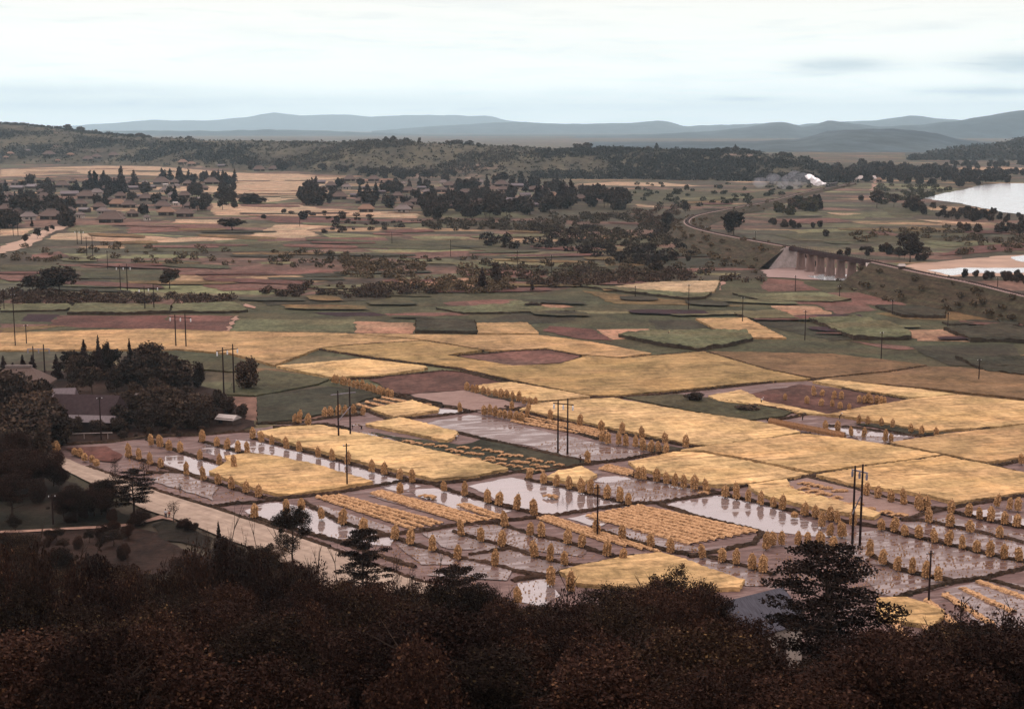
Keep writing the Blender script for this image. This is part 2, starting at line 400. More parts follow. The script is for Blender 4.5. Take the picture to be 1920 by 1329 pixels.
def inpoly(poly, x, y):
    c = False; n = len(poly)
    for i in range(n):
        x1, y1 = poly[i]; x2, y2 = poly[(i+1) % n]
        if (y1 > y) != (y2 > y) and x < (x2-x1)*(y-y1)/(y2-y1)+x1: c = not c
    return c
def inset(P, d):
    """shrink a polygon (list of 2-vectors) by d"""
    n = len(P); a = sum(P[i].x*P[(i+1) % n].y - P[(i+1) % n].x*P[i].y for i in range(n)); sg = 1 if a > 0 else -1
    o = []
    for i in range(n):
        e1 = (P[i]-P[i-1]).normalized(); e2 = (P[(i+1) % n]-P[i]).normalized()
        n1 = Vector((-e1.y, e1.x))*sg; n2 = Vector((-e2.y, e2.x))*sg
        m = (n1+n2); k = m.length_squared
        o.append(P[i] + (m*(2*d/k) if k > .6 else n1*d))
    return o
ZN = {}
def flat(name, px, m, z=.03, kind='structure', label=None, cat=None, jit=0.):
    ZN[z] = ZN.get(z, 0) + 1; z = z + (.004 if z != .35 else .003)*(ZN[z]-1)
    P = [gp(x, y) for x, y in px]
    Q = []
    for i in range(len(P)):                       # break long straight edges so that borders are not ruled lines
        a, b = P[i], P[(i+1) % len(P)]; L = (b-a).length; st = max(2.0, a.y/120)
        k = max(1, min(60, int(L/st)))
        for j in range(k):
            p = a.lerp(b, j/k)
            if j: p = p + Vector((random.uniform(-1, 1), random.uniform(-1, 1), 0))*(jit or a.y*.0022)
            Q.append((p.x, p.y, z))
    t = tessellate_polygon([[Vector(p) for p in Q]])
    t = [f if ((Q[f[1]][0]-Q[f[0]][0])*(Q[f[2]][1]-Q[f[0]][1]) - (Q[f[1]][1]-Q[f[0]][1])*(Q[f[2]][0]-Q[f[0]][0])) > 0 else (f[0], f[2], f[1]) for f in t]
    return tag(link(name, mesh(name, Q, t), m), label, cat, kind=kind)
def crop(name, px, m, h=.75, ins=.3, step=None, side=None, kind='stuff', rough=.12):
    """a standing crop: a block of stems h high with an uneven top and edge"""
    W = [gp(x, y) for x, y in px]
    d = sum(p.y for p in W)/len(W)
    st = step or max(.5, d/420)
    P = inset([Vector((p.x, p.y)) for p in W], ins*max(1, d/350))
    B = []
    for i in range(len(P)):
        a, b = P[i], P[(i+1) % len(P)]; k = max(1, int((b-a).length/st))
        for j in range(k):
            B.append(a.lerp(b, j/k) + Vector((random.uniform(-1, 1), random.uniform(-1, 1)))*st*.26)
    xs = [p.x for p in B]; ys = [p.y for p in B]
    poly = [(p.x, p.y) for p in B]
    s2 = st*1.5; pts = list(B)
    nx = int((max(xs)-min(xs))/s2); ny = int((max(ys)-min(ys))/s2)
    while nx*ny > 9000: s2 *= 1.3; nx = int((max(xs)-min(xs))/s2); ny = int((max(ys)-min(ys))/s2)
    for j in range(ny+1):                          # scanline fill
        y = min(ys) + (j+.5)*s2; X = []
        for i in range(len(poly)):
            x1, y1 = poly[i]; x2, y2 = poly[(i+1) % len(poly)]
            if (y1 > y) != (y2 > y): X.append((x2-x1)*(y-y1)/(y2-y1)+x1)
        X.sort()
        for a, b in zip(X[::2], X[1::2]):
            x = a + s2*.6
            while x < b - s2*.5:
                pts.append(Vector((x + random.uniform(-.3, .3)*s2, y + random.uniform(-.3, .3)*s2))); x += s2
    nb = len(B)
    v, e, f, *_ = delaunay_2d_cdt(pts, [], [list(range(nb))], 1, 1e-4)
    cz = lambda p, r: h*(1 + r*(mnoise.noise(Vector((p.x*.12, p.y*.35, 1.7)))*1.6 + random.uniform(-1, 1)))
    V = [(p.x, p.y, cz(p, rough)) for p in v]
    T = []
    for t in f:
        if len(t) < 3: continue
        a, b, c = (v[i] for i in t[:3])
        T.append(tuple(t) if (b.x-a.x)*(c.y-a.y)-(b.y-a.y)*(c.x-a.x) > 0 else tuple(t)[::-1])
    cnt = {}
    for t in T:
        for i in range(len(t)): k = (t[i], t[(i+1) % len(t)]); cnt[k] = 1
    n0 = len(T)
    for (a, b) in list(cnt):
        if (b, a) not in cnt:
            k = len(V); V.append((V[a][0], V[a][1], 0.)); V.append((V[b][0], V[b][1], 0.)); T.append((b, a, k, k+1))
    me = mesh(name, V, T)
    o = link(name, me, [m, side or m])
    me.polygons.foreach_set('material_index', [0]*n0 + [1]*(len(T)-n0))
    return tag(o, kind=kind)

# ---- far farmland strips (flat land cover)
far = [
 ('rice_field', TANG, [(0,318),(180,311),(290,312),(440,324),(560,329),(645,334),(560,345),(450,346),(420,338),(300,330),(150,326),(0,331)]),
 ('rice_field', TANG, [(435,326),(560,326),(650,336),(620,346),(570,352),(565,372),(500,380),(445,378),(440,355)]),
 ('rice_field', TANG, [(395,381),(440,383),(560,384),(600,391),(785,400),(780,409),(650,407),(400,404)]),
 ('rice_field', TANG, [(270,352),(395,349),(450,352),(440,362),(300,358)]),
 ('rice_field', TANG, [(515,422),(620,420),(628,424),(575,431),(600,440),(560,448),(480,449),(468,441),(500,430)]),
 ('rice_field', TANG, [(85,449),(108,438),(180,436),(245,441),(330,447),(420,440),(480,441),(610,443),(490,449),(300,455),(180,452)]),
 ('rice_field', TANG, [(0,430),(60,428),(48,441),(0,443)]),
 ('rice_field', TANG, [(330,412),(420,412),(410,420),(320,418)]),
 ('rice_field', TANG, [(1075,346),(1150,341),(1250,343),(1315,349),(1290,350),(1140,348)]),
 ('rice_field', TANG, [(1355,341),(1450,339),(1480,341),(1400,343)]),
 ('rice_field', TANG, [(1183,364),(1228,365.5),(1228,368),(1183,367)]),
 ('rice_field', TANG, [(1195,383),(1237,387),(1230,389),(1195,387)]),
 ('rice_field', TANG, [(1800,314),(1920,315),(1920,325),(1870,320),(1800,317)]),
 ('crop_field', LIME, [(610,437),(650,438),(725,443),(722,446),(620,443)]),
 ('crop_field', LIME, [(768,443),(830,442),(882,445),(870,449),(790,450)]),
 ('crop_field', LIME, [(615,472),(640,472),(702,477),(690,480),(630,478)]),
 ('crop_field', LIME, [(680,468),(740,469),(830,474),(800,477),(740,479)]),
 ('crop_field', LIME, [(880,490),(960,486),(1010,487),(1060,491),(1055,497),(960,497)]),
 ('crop_field', LIME, [(480,492),(550,491),(548,495),(490,496)]),
 ('crop_field', LIME, [(760,520),(790,522),(830,531),(820,534),(770,526)]),
 ('crop_field', LIME, [(1200,487),(1255,485),(1250,490),(1210,491)]),
 ('crop_field', LIME, [(1300,512),(1390,513),(1380,517),(1310,516)]),
 ('crop_field', LIME, [(1480,432),(1610,428),(1690,436),(1620,442),(1500,440)]),
 ('crop_field', GREEN_L, [(1550,403),(1640,401),(1620,412),(1560,410)]),
 ('rice_field', TANG, [(1550,399),(1620,401),(1580,404)]),
 ('crop_field', GREEN_L, [(140,423),(200,422),(235,432),(150,438),(125,433)]),
 ('crop_field', GREEN_L, [(400,452),(470,448),(560,452),(500,460),(410,458)]),
 ('tilled_field', RED, [(240,422),(420,420),(460,430),(240,438)]),
 ('tilled_field', RED, [(60,478),(110,472),(130,480),(50,488)]),
 ('tilled_field', RED, [(0,512),(110,510),(130,520),(60,525),(0,524)]),
 ('tilled_field', RED, [(110,497),(240,494),(270,500),(140,503)]),
 ('tilled_field', RED, [(300,505),(480,499),(640,508),(560,516),(400,520),(310,513)]),
 ('tilled_field', RED, [(480,447),(720,446),(730,452),(480,453)]),
 ('tilled_field', RED, [(380,535),(560,530),(640,536),(630,542),(420,546)]),
 ('tilled_field', RED, [(905,500),(1010,505),(1030,520),(940,526)]),
 ('tilled_field', RED, [(1260,505),(1400,500),(1420,506),(1300,510)]),
 ('tilled_field', RED, [(690,477),(900,470),(960,476),(800,486)]),
 ('tilled_field', BROWN, [(480,405),(620,409),(780,414),(700,420),(520,418)]),
 ('crop_field', GREEN, [(0,496),(150,500),(180,508),(0,510)]),
 ('crop_field', GREEN, [(150,508),(300,506),(340,520),(300,535),(180,534)]),
 ('crop_field', GREEN, [(230,456),(480,455),(640,462),(560,472),(240,472)]),
 ('crop_field', GREEN, [(640,452),(940,450),(1000,460),(820,470),(660,464)]),
 ('crop_field', GREEN, [(1150,450),(1240,446),(1260,458),(1170,462)]),
 ('crop_field', GREEN_D, [(1230,485),(1340,484),(1430,498),(1400,504),(1260,500)]),
 ('crop_field', GREEN, [(1100,367),(1200,355),(1400,362),(1500,352),(1430,372),(1250,380),(1190,376)]),
 ('crop_field', GREEN_L, [(1250,372),(1400,369),(1420,371),(1280,376)]),
 ('crop_field', GREEN, [(1640,388),(1740,392),(1760,402),(1680,408)]),
 ('crop_field', GREEN_L, [(1730,455),(1840,452),(1880,458),(1780,464)]),
 ('crop_field', GREEN, [(1450,440),(1640,432),(1860,440),(1700,455),(1500,452)]),
 ('rice_field', TANG, [(1715,412),(1780,415),(1870,420),(1800,422)]),
 ('tilled_field', RED, [(1440,412),(1560,409),(1600,416),(1520,420)]),
 ('tilled_field', RED, [(1650,436),(1690,440),(1680,443),(1640,441)]),
 ('tilled_field', BROWN, [(1800,465),(1920,455),(1920,470),(1760,480)]),
]
for nm, m, px in far: flat(nm, px, m, .041)
random.seed(77)
for i in range(60):                                  # field lines between the terraces
    x = random.uniform(0, 600) if i % 3 else random.uniform(400, 780); y = random.uniform(316, 345) if x < 430 else random.uniform(330, 406)
    k = int(random.uniform(40, 140)); dy = random.uniform(-1.2, 1.2); h_ = random.uniform(.5, 1.3)
    P = [(x+k*t/6, y+dy*t/6+random.uniform(-.2, .2)) for t in range(7)]
    flat('field_edge', P + [(q[0], q[1]+h_) for q in P[::-1]], random.choice([GREEN_D, GREEN, BROWN, GREEN_Y, TAN]), .255)

# small strips of every colour that break up the plain
random.seed(31)
def strip_field(x, y, wd, ht, m):
    up = []; dn = []; k = max(3, int(wd/14)); s = random.uniform(-.03, .05); n0 = random.random()*50
    for i in range(k+1):
        t = i/k; q = math.sin(math.pi*min(.97, max(.03, t)))**.2; xx = x + wd*t + random.uniform(-2, 2)
        up.append((xx, y + s*wd*t - ht*.5*q + mnoise.noise(Vector((xx*.05, n0, 0)))*ht*.16)); dn.append((xx + ht, y + s*wd*t + ht*.5*q + mnoise.noise(Vector((xx*.05, n0, 9)))*ht*.16 + .15))
    flat('crop_field', up + dn[::-1], m, .35)
for i in range(190):
    y = 350 + 200*random.random()**.75; x = random.uniform(-20, 1880)
    if x > 1380 and y > 455 or (x < 440 and y < 420) or (540 < x < 1190 and y < 412) or (1230 < x < 1420 and 395 < y) or (x < 140 and y < 480): continue
    if x > 1400 and y < 400 or (x > 1550 and 395 < y < 425): continue
    wd = random.uniform(40, 170)*(.6+(y-350)/250); ht = random.uniform(2.0, 5.5)*(.55+(y-350)/170)
    strip_field(x, y, wd, ht, random.choice([GREEN, GREEN, GREEN_L, GREEN_D, GREEN_D, RED, BROWN, BROWN, GREEN_Y, TAN if random.random() < .4 else GREEN_Y]))
# ---- middle fields
flat('crop_land', [(-60,570),(300,580),(480,560),(700,545),(1030,548),(1085,538),(1350,524),(1440,520),(1600,520),(1990,625),(1990,720),(1740,690),(1560,668),(1320,662),(1225,667),(1010,630),(660,628),(300,622),(-60,630)], GREEN, .03)
mid_flat = [
 ('tilled_field', PURPLE, [(50,589),(112,590),(95,604),(38,602)]),
 ('tilled_field', BROWN, [(112,592),(316,592),(312,601),(430,602),(428,621),(300,619),(90,612)]),
 ('tilled_field', RED, [(316,591),(440,593),(432,603),(314,601)]),
 ('tilled_field', RED, [(0,607),(90,608),(88,617),(0,622)]),
 ('crop_field', GREEN_L, [(448,597),(560,600),(666,599),(664,623),(500,622),(430,621)]),
 ('tilled_field', TAN, [(667,603),(779,606),(775,626),(664,624)]),
 ('tilled_field', PURPLE, [(568,585),(700,586),(726,592),(640,594)]),
 ('tilled_field', RED, [(720,588),(860,586),(884,590),(745,595)]),
 ('crop_field', GREEN_D, [(890,604),(960,588),(1085,586),(1080,601),(990,609)]),
 ('tilled_field', RED, [(830,568),(900,563),(960,562),(1050,569),(1072,576),(960,579),(840,573)]),
 ('tilled_field', TAN, [(985,569),(1030,568),(1076,576),(1000,580)]),
 ('crop_field', LIME, [(1082,583),(1180,584),(1182,588),(1085,589)]),
 ('tilled_field', TAN, [(1118,618),(1215,617),(1238,629),(1150,637)]),
 ('crop_field', GREEN_D, [(1215,600),(1300,601),(1365,634),(1240,626)]),
 ('tilled_field', RED, [(1440,522),(1500,527),(1540,545),(1440,547),(1425,535)]),
 ('tilled_field', RED, [(1440,566),(1600,566),(1660,570),(1600,572),(1440,570)]),
 ('tilled_field', RED, [(1550,550),(1640,548),(1700,572),(1660,577),(1600,566)]),
 ('tilled_field', RED, [(1530,572),(1620,568),(1645,582),(1570,590)]),
 ('crop_field', LIME, [(1440,551),(1540,548),(1592,560),(1560,566),(1440,562)]),
 ('tilled_field', TAN, [(1445,574),(1530,575),(1580,596),(1525,600),(1500,598)]),
 ('crop_field', GREEN_Y, [(1640,588),(1690,598),(1780,601),(1910,603),(1920,592),(1800,580),(1725,578)]),
 ('tilled_field', TAN, [(1690,620),(1770,618),(1822,642),(1720,640)]),
 ('tilled_field', RED, [(1590,640),(1680,648),(1742,654),(1690,657),(1640,650)]),
 ('crop_field', GREEN_D, [(1480,600),(1600,637),(1560,640),(1380,600)]),
 ('crop_field', GREEN_D, [(1700,650),(1900,645),(1920,690),(1780,686)]),
 ('crop_field', GREEN_Y, [(130,612),(0,625),(0,616),(90,611)]),
 ('crop_field', GREEN_D, [(480,562),(740,548),(720,562),(500,574)]),
 ('crop_field', GREEN_Y, [(1090,545),(1290,565),(1400,575),(1150,570)]),
 ('tilled_field', BROWN, [(1030,612),(1110,618),(1150,640),(1080,635),(1020,622)]),
]
for nm, m, px in mid_flat: flat(nm, px, m, .061)
for i in range(46):
    y = random.uniform(556, 655); x = random.uniform(440, 1860)
    if y > 600 and x < 1150 or y > 625 and x < 1480: continue
    strip_field(x, y, random.uniform(50, 170), random.uniform(3, 9), random.choice([GREEN, GREEN_D, GREEN_D, GREEN_L, BROWN, GREEN_Y, RED, PURPLE]))
for m, px, h in [
 (GREEN_L, [(140,573),(225,573),(322,576),(318,589),(225,591),(126,590)], 1.7),
 (GREEN_L, [(322,574),(440,569),(466,585),(445,588),(322,588)], 1.5),
 (GREEN_L, [(0,573),(120,572),(138,575),(125,584),(0,586)], 1.2),
 (GREEN_D, [(780,601),(890,605),(896,627),(778,625)], 1.8),
 (GREEN_L, [(815,580),(900,575),(960,572),(1080,586),(980,588),(870,590)], 1.3),
 (GREEN_L, [(1157,632),(1230,625),(1400,624),(1412,640),(1375,649),(1310,659),(1230,648)], 2.0),
 (GREEN_L, [(1085,538),(1147,541),(1290,553),(1335,552),(1322,561),(1290,563),(1190,552)], 1.6),
 (GREEN_D, [(1640,577),(1725,578),(1773,588),(1773,598),(1690,596)], 2.0),
 (GREEN_L, [(1517,602),(1600,598),(1682,613),(1710,631),(1706,638),(1600,638),(1570,626)], 2.2),
 (GREEN_D, [(1770,620),(1880,612),(1925,622),(1925,645),(1880,642),(1820,642)], 2.0),
 (GREEN_D, [(1790,672),(1925,672),(1925,708),(1850,700)], 1.6),
 (GREEN_L, [(1575,535),(1600,530),(1692,543),(1685,547),(1600,547)], 1.6),
 (GREEN_D, [(1868,603),(1912,610),(1905,616),(1880,613)], 1.6),
 (GREEN_L, [(1375,590),(1455,583),(1480,593),(1500,602),(1400,600)], 1.4),
 (GREEN_D, [(1765,606),(1815,606),(1830,610),(1780,612)], 1.2),
 (GREEN_L, [(1370,552),(1440,553),(1600,562),(1560,568),(1430,566)], 1.0),
]: crop('tall_crop', px, m, h*.62, .1, side=STALK_SHADED, rough=.2, step=max(1., gp(*px[0]).y/330))
for m, px in [
 (GOLD_D, [(893,609),(990,608),(1012,629),(895,628)]),
 (GOLD_D, [(1302,600),(1400,599),(1475,637),(1370,636)]),
 (GOLD_F, [(1147,540),(1230,531),(1350,529),(1340,549),(1290,553),(1200,547)]),
 (GOLD_O, [(1868,677),(1925,668),(1925,682)]),
]: crop('ripe_rice', px, m, .7, .1)

# ---- the near paddies
flat('drained_paddy', [(70,852),(115,836),(275,821),(440,810),(560,792),(700,772),(850,760),(1100,748),(1500,712),(1700,745),(1990,760),(1990,1330),(700,1330),(640,1120),(740,1075),(620,1028),(480,986),(300,925),(165,878)], MUD, .05)
water = [
 (0,[(312,853),(345,855),(405,871),(432,880),(392,893),(350,885),(306,868)]),
 (0,[(384,832),(425,836),(470,852),(470,856),(428,864),(384,848)]),
 (0,[(440,824),(480,829),(560,848),(655,873),(740,897),(790,912),(745,922),(712,912),(655,893),(580,870),(480,850),(430,838)]),
 (0,[(458,958),(490,944),(527,942),(560,950),(640,972),(740,1010),(732,1024),(640,1020),(575,1000),(520,984)]),
 (1,[(575,950),(600,948),(690,975),(735,990),(738,1002),(655,982)]),
 (0,[(762,921),(815,916),(845,924),(910,942),(962,958),(930,966),(880,960),(820,943)]),
 (0,[(878,912),(960,896),(990,902),(1085,923),(1155,939),(1188,948),(1110,958),(1050,967),(1025,965),(950,948)]),
 (0,[(1108,903),(1130,895),(1187,894),(1180,903),(1150,908)]),
 (1,[(1112,908),(1190,899),(1300,917),(1350,924),(1235,944),(1195,944),(1150,932)]),
 (0,[(1245,946),(1345,929),(1440,950),(1500,972),(1535,985),(1560,1008),(1430,998),(1350,985),(1285,968)]),
 (1,[(1590,1000),(1645,994),(1760,1020),(1925,1060),(1925,1068),(1830,1088),(1770,1088),(1660,1062),(1585,1045),(1500,1030)]),
 (1,[(1690,982),(1780,970),(1925,1004),(1925,1050),(1780,1018)]),
 (0,[(1800,965),(1860,955),(1925,975),(1925,992),(1850,978)]),
 (1,[(1600,1060),(1690,1075),(1770,1092),(1780,1100),(1680,1122),(1640,1112)]),
 (0,[(970,1095),(1022,1087),(1050,1118),(1022,1139),(977,1130)]),
 (0,[(1063,973),(1122,963),(1155,974),(1122,990)]),
 (1,[(1110,996),(1165,990),(1250,1008),(1330,1032),(1260,1034),(1180,1015)]),
 (1,[(1275,1052),(1330,1043),(1445,1078),(1440,1100),(1400,1100),(1340,1076)]),
 (1,[(787,797),(880,779),(918,785),(1050,817),(1060,836),(1000,838),(955,832),(865,812)]),
 (1,[(1060,818),(1130,836),(1237,855),(1130,868),(1045,852),(1000,838)]),
 (1,[(655,809),(700,812),(780,828),(880,858),(868,862),(790,843),(700,822)]),
 (1,[(790,1000),(930,985),(990,1000),(1100,1030),(1090,1045),(960,1030),(840,1030)]),
 (1,[(855,1060),(905,1020),(1010,1042),(1100,1066),(1060,1080),(960,1068)]),
 (1,[(690,930),(710,926),(800,950),(860,970),(900,988),(880,985),(800,962)]),
 (1,[(740,1018),(830,1035),(860,1060),(790,1060)]),
 (1,[(945,1010),(1005,1018),(985,1030),(945,1026)]),
 (0,[(1546,800),(1590,800),(1680,815),(1715,820),(1650,832),(1585,815)]),
 (1,[(1585,818),(1715,820),(1650,836)]),
 (0,[(1462,906),(1500,902),(1560,912),(1500,922)]),
 (1,[(280,900),(330,885),(410,915),(400,940)]),
 (1,[(1770,1108),(1850,1088),(1925,1100),(1925,1200),(1850,1190)]),
 (1,[(800,1080),(880,1050),(960,1072),(950,1090)]),
 (0,[(822,768),(870,772),(860,778),(820,777)]),
]
for k, px in water: flat('paddy_water', px, WATER_M if k else WATER, .091)
for m, px in [
 (MUD2, [(770,742),(870,733),(955,755),(985,766),(900,775),(865,766)]),
 (BROWN, [(690,713),(830,697),(870,700),(945,718),(870,733),(770,741),(745,739),(715,724)]),
 (BROWN, [(1390,742),(1500,722),(1600,734),(1706,752),(1620,766),(1560,780),(1440,757)]),
 (RED, [(862,669),(955,661),(1022,657),(1090,668),(1050,682),(960,687),(930,683)]),
 (BROWN, [(120,842),(200,838),(230,855),(215,868),(150,860)]),
 (GREEN_D, [(880,858),(1045,850),(1105,870),(1000,890),(957,882)]),
 (MUD2, [(1480,906),(1512,898),(1600,916),(1650,931),(1740,955),(1690,976),(1600,950),(1490,923)]),
 (GREEN_D, [(690,812),(860,836),(900,826),(1050,853),(960,870),(842,856)]),
 (GREEN_D, [(1600,795),(1680,800),(1800,815),(1720,818)]),
 (GREEN_D, [(1190,836),(1255,838),(1300,845),(1240,853)]),
]: flat('cut_paddy', px, m, .262)
rice = [
 (GOLD_B, [(478,815),(530,805),(600,801),(640,809),(692,820),(755,835),(842,855),(905,868),(957,884),(890,899),(815,905),(772,895),(655,866),(555,840)], .8),
 (GOLD, [(418,860),(470,855),(520,860),(580,872),(655,894),(703,909),(620,924),(547,933),(517,932),(470,920),(388,891),(425,870)], .8),
 (GOLD_B, [(681,800),(750,787),(785,794),(862,815),(850,828),(836,832),(760,815)], .8),
 (GOLD_B, [(690,771),(775,754),(797,762),(826,769),(822,775),(737,787)], .8),
 (GOLD_B, [(515,690),(680,676),(800,690),(805,694),(700,710),(620,712)], .8),
 (GOLD_B, [(885,731),(905,725),(960,720),(1095,745),(1108,748),(1015,757)], .8),
 (GOLD_D, [(-30,628),(160,622),(300,619),(410,624),(500,625),(650,628)  ,(795,641),(652,650),(600,656),(515,689),(430,666),(330,658),(-30,660)], .7),
 (GOLD_O, [(600,657),(652,651),(795,642),(905,660),(840,669),(930,684),(960,689),(1050,685),(1100,670),(1165,675),(1320,662),(1440,697),(1522,714),(1425,720),(1155,746),(1100,745),(960,716),(860,693),(700,673)], .7),
 (GOLD_D, [(665,629),(880,631),(1010,631),(1110,644),(1225,666),(1165,673),(1085,668),(1022,656),(955,660),(905,659),(800,641)], .7),
 (GOLD_K, [(1325,662),(1400,663),(1560,667),(1655,677),(1740,688),(1660,700),(1528,713),(1440,696)], .7),
 (GOLD_K, [(1535,714),(1660,702),(1740,690),(1800,692),(1930,706),(1930,753),(1830,742),(1720,730)], .7),
 (GOLD_B, [(1520,719),(1550,715),(1700,731),(1795,743),(1750,749),(1706,750),(1600,734)], .8),
 (GOLD_B, [(1325,745),(1390,733),(1440,757),(1500,768),(1560,781),(1500,778),(1440,765),(1345,755)], .6),
 (GOLD, [(1795,744),(1930,758),(1930,800),(1850,806),(1740,814),(1660,798),(1580,785),(1545,782),(1625,766),(1705,753)], .8),
 (GOLD_B, [(1100,753),(1150,750),(1300,777),(1438,797),(1505,815),(1440,826),(1330,841),(1295,838),(1206,820),(1100,798),(1033,783),(970,772),(1010,760)], .8),
 (GOLD, [(1275,850),(1345,838),(1505,818),(1580,826),(1655,838),(1768,858),(1700,869),(1610,879),(1530,892),(1420,870),(1320,851)], .8),
 (GOLD_B, [(1175,871),(1265,852),(1320,854),(1420,873),(1520,895),(1440,909),(1345,917),(1290,908),(1190,882)], .8),
 (GOLD_D, [(1662,835),(1760,820),(1800,815),(1930,800),(1930,862),(1850,873),(1768,857)], .8),
 (GOLD, [(1622,880),(1770,860),(1850,876),(1930,893),(1930,928),(1790,949),(1740,935),(1590,912),(1527,896)], .8),
 (GOLD_B, [(1400,915),(1478,903),(1486,922),(1600,951),(1655,968),(1640,977),(1540,962),(1440,938),(1412,926)], .8),
 (GOLD_B, [(1060,886),(1090,878),(1104,885),(1122,895),(1097,911),(1080,914),(1022,900),(1045,888)], .8),
 (GOLD, [(1045,1078),(1090,1065),(1190,1046),(1240,1041),(1290,1055),(1340,1075),(1400,1094),(1390,1110),(1330,1112),(1200,1112),(1080,1102)], .8),
 (GOLD, [(1640,1128),(1700,1126),(1770,1150),(1778,1160),(1750,1182),(1640,1168)], .8),
 (GREEN, [(1165,747),(1275,741),(1330,748),(1362,757),(1440,765),(1488,775),(1470,783),(1400,791),(1300,774)], .5),
 (GREEN_D, [(480,745),(620,727),(740,742),(690,750),(655,765),(620,776),(550,790),(480,797)], .5),
 (GREEN, [(440,712),(500,695),(620,712),(600,722),(480,745),(420,742)], .5),
 (GREEN, [(290,662),(330,659),(430,668),(470,682),(440,700),(300,690)], .5),
 (GOLD_K, [(440,690),(515,693),(600,710),(560,718),(480,712)], .4),
]
for m, px, h in rice: crop('ripe_rice' if m not in (GREEN, GREEN_D) else 'bean_crop', px, m, h-.08, .28, rough=.09)

# ---- earth banks between the paddies
def strip(name, px, w, h, m, z0=0., lump=.3, kind='structure', step=.6, dens=None):
    P = [gp(x, y) for x, y in px]; pts = []
    for i in range(len(P)-1):
        k = max(1, int((P[i+1]-P[i]).length/step))
        pts += [P[i].lerp(P[i+1], j/k) for j in range(k)]
    pts.append(P[-1]); V = []; Q = []
    prof = [(-.62, 0), (-.42, .7), (-.15, 1), (.15, 1), (.42, .7), (.62, 0)]
    for i, p in enumerate(pts):
        t = (pts[min(i+1, len(pts)-1)]-pts[max(i-1, 0)]); t.z = 0; t.normalize(); n = Vector((-t.y, t.x, 0))
        ww = w*(1+random.uniform(-lump, lump)); off = n*random.uniform(-.12, .12)*w
        for a, b in prof:
            V.append(tuple(p + off + n*(a*ww) + Vector((random.uniform(-.05, .05), random.uniform(-.05, .05), z0 + b*h*(1+random.uniform(-lump, lump))))))
    k = len(prof)
    for i in range(len(pts)-1):
        for j in range(k-1): Q.append((i*k+j, i*k+j+1, (i+1)*k+j+1, (i+1)*k+j))
    me = mesh(name, V, Q); return tag(link(name, me, m), kind=kind)
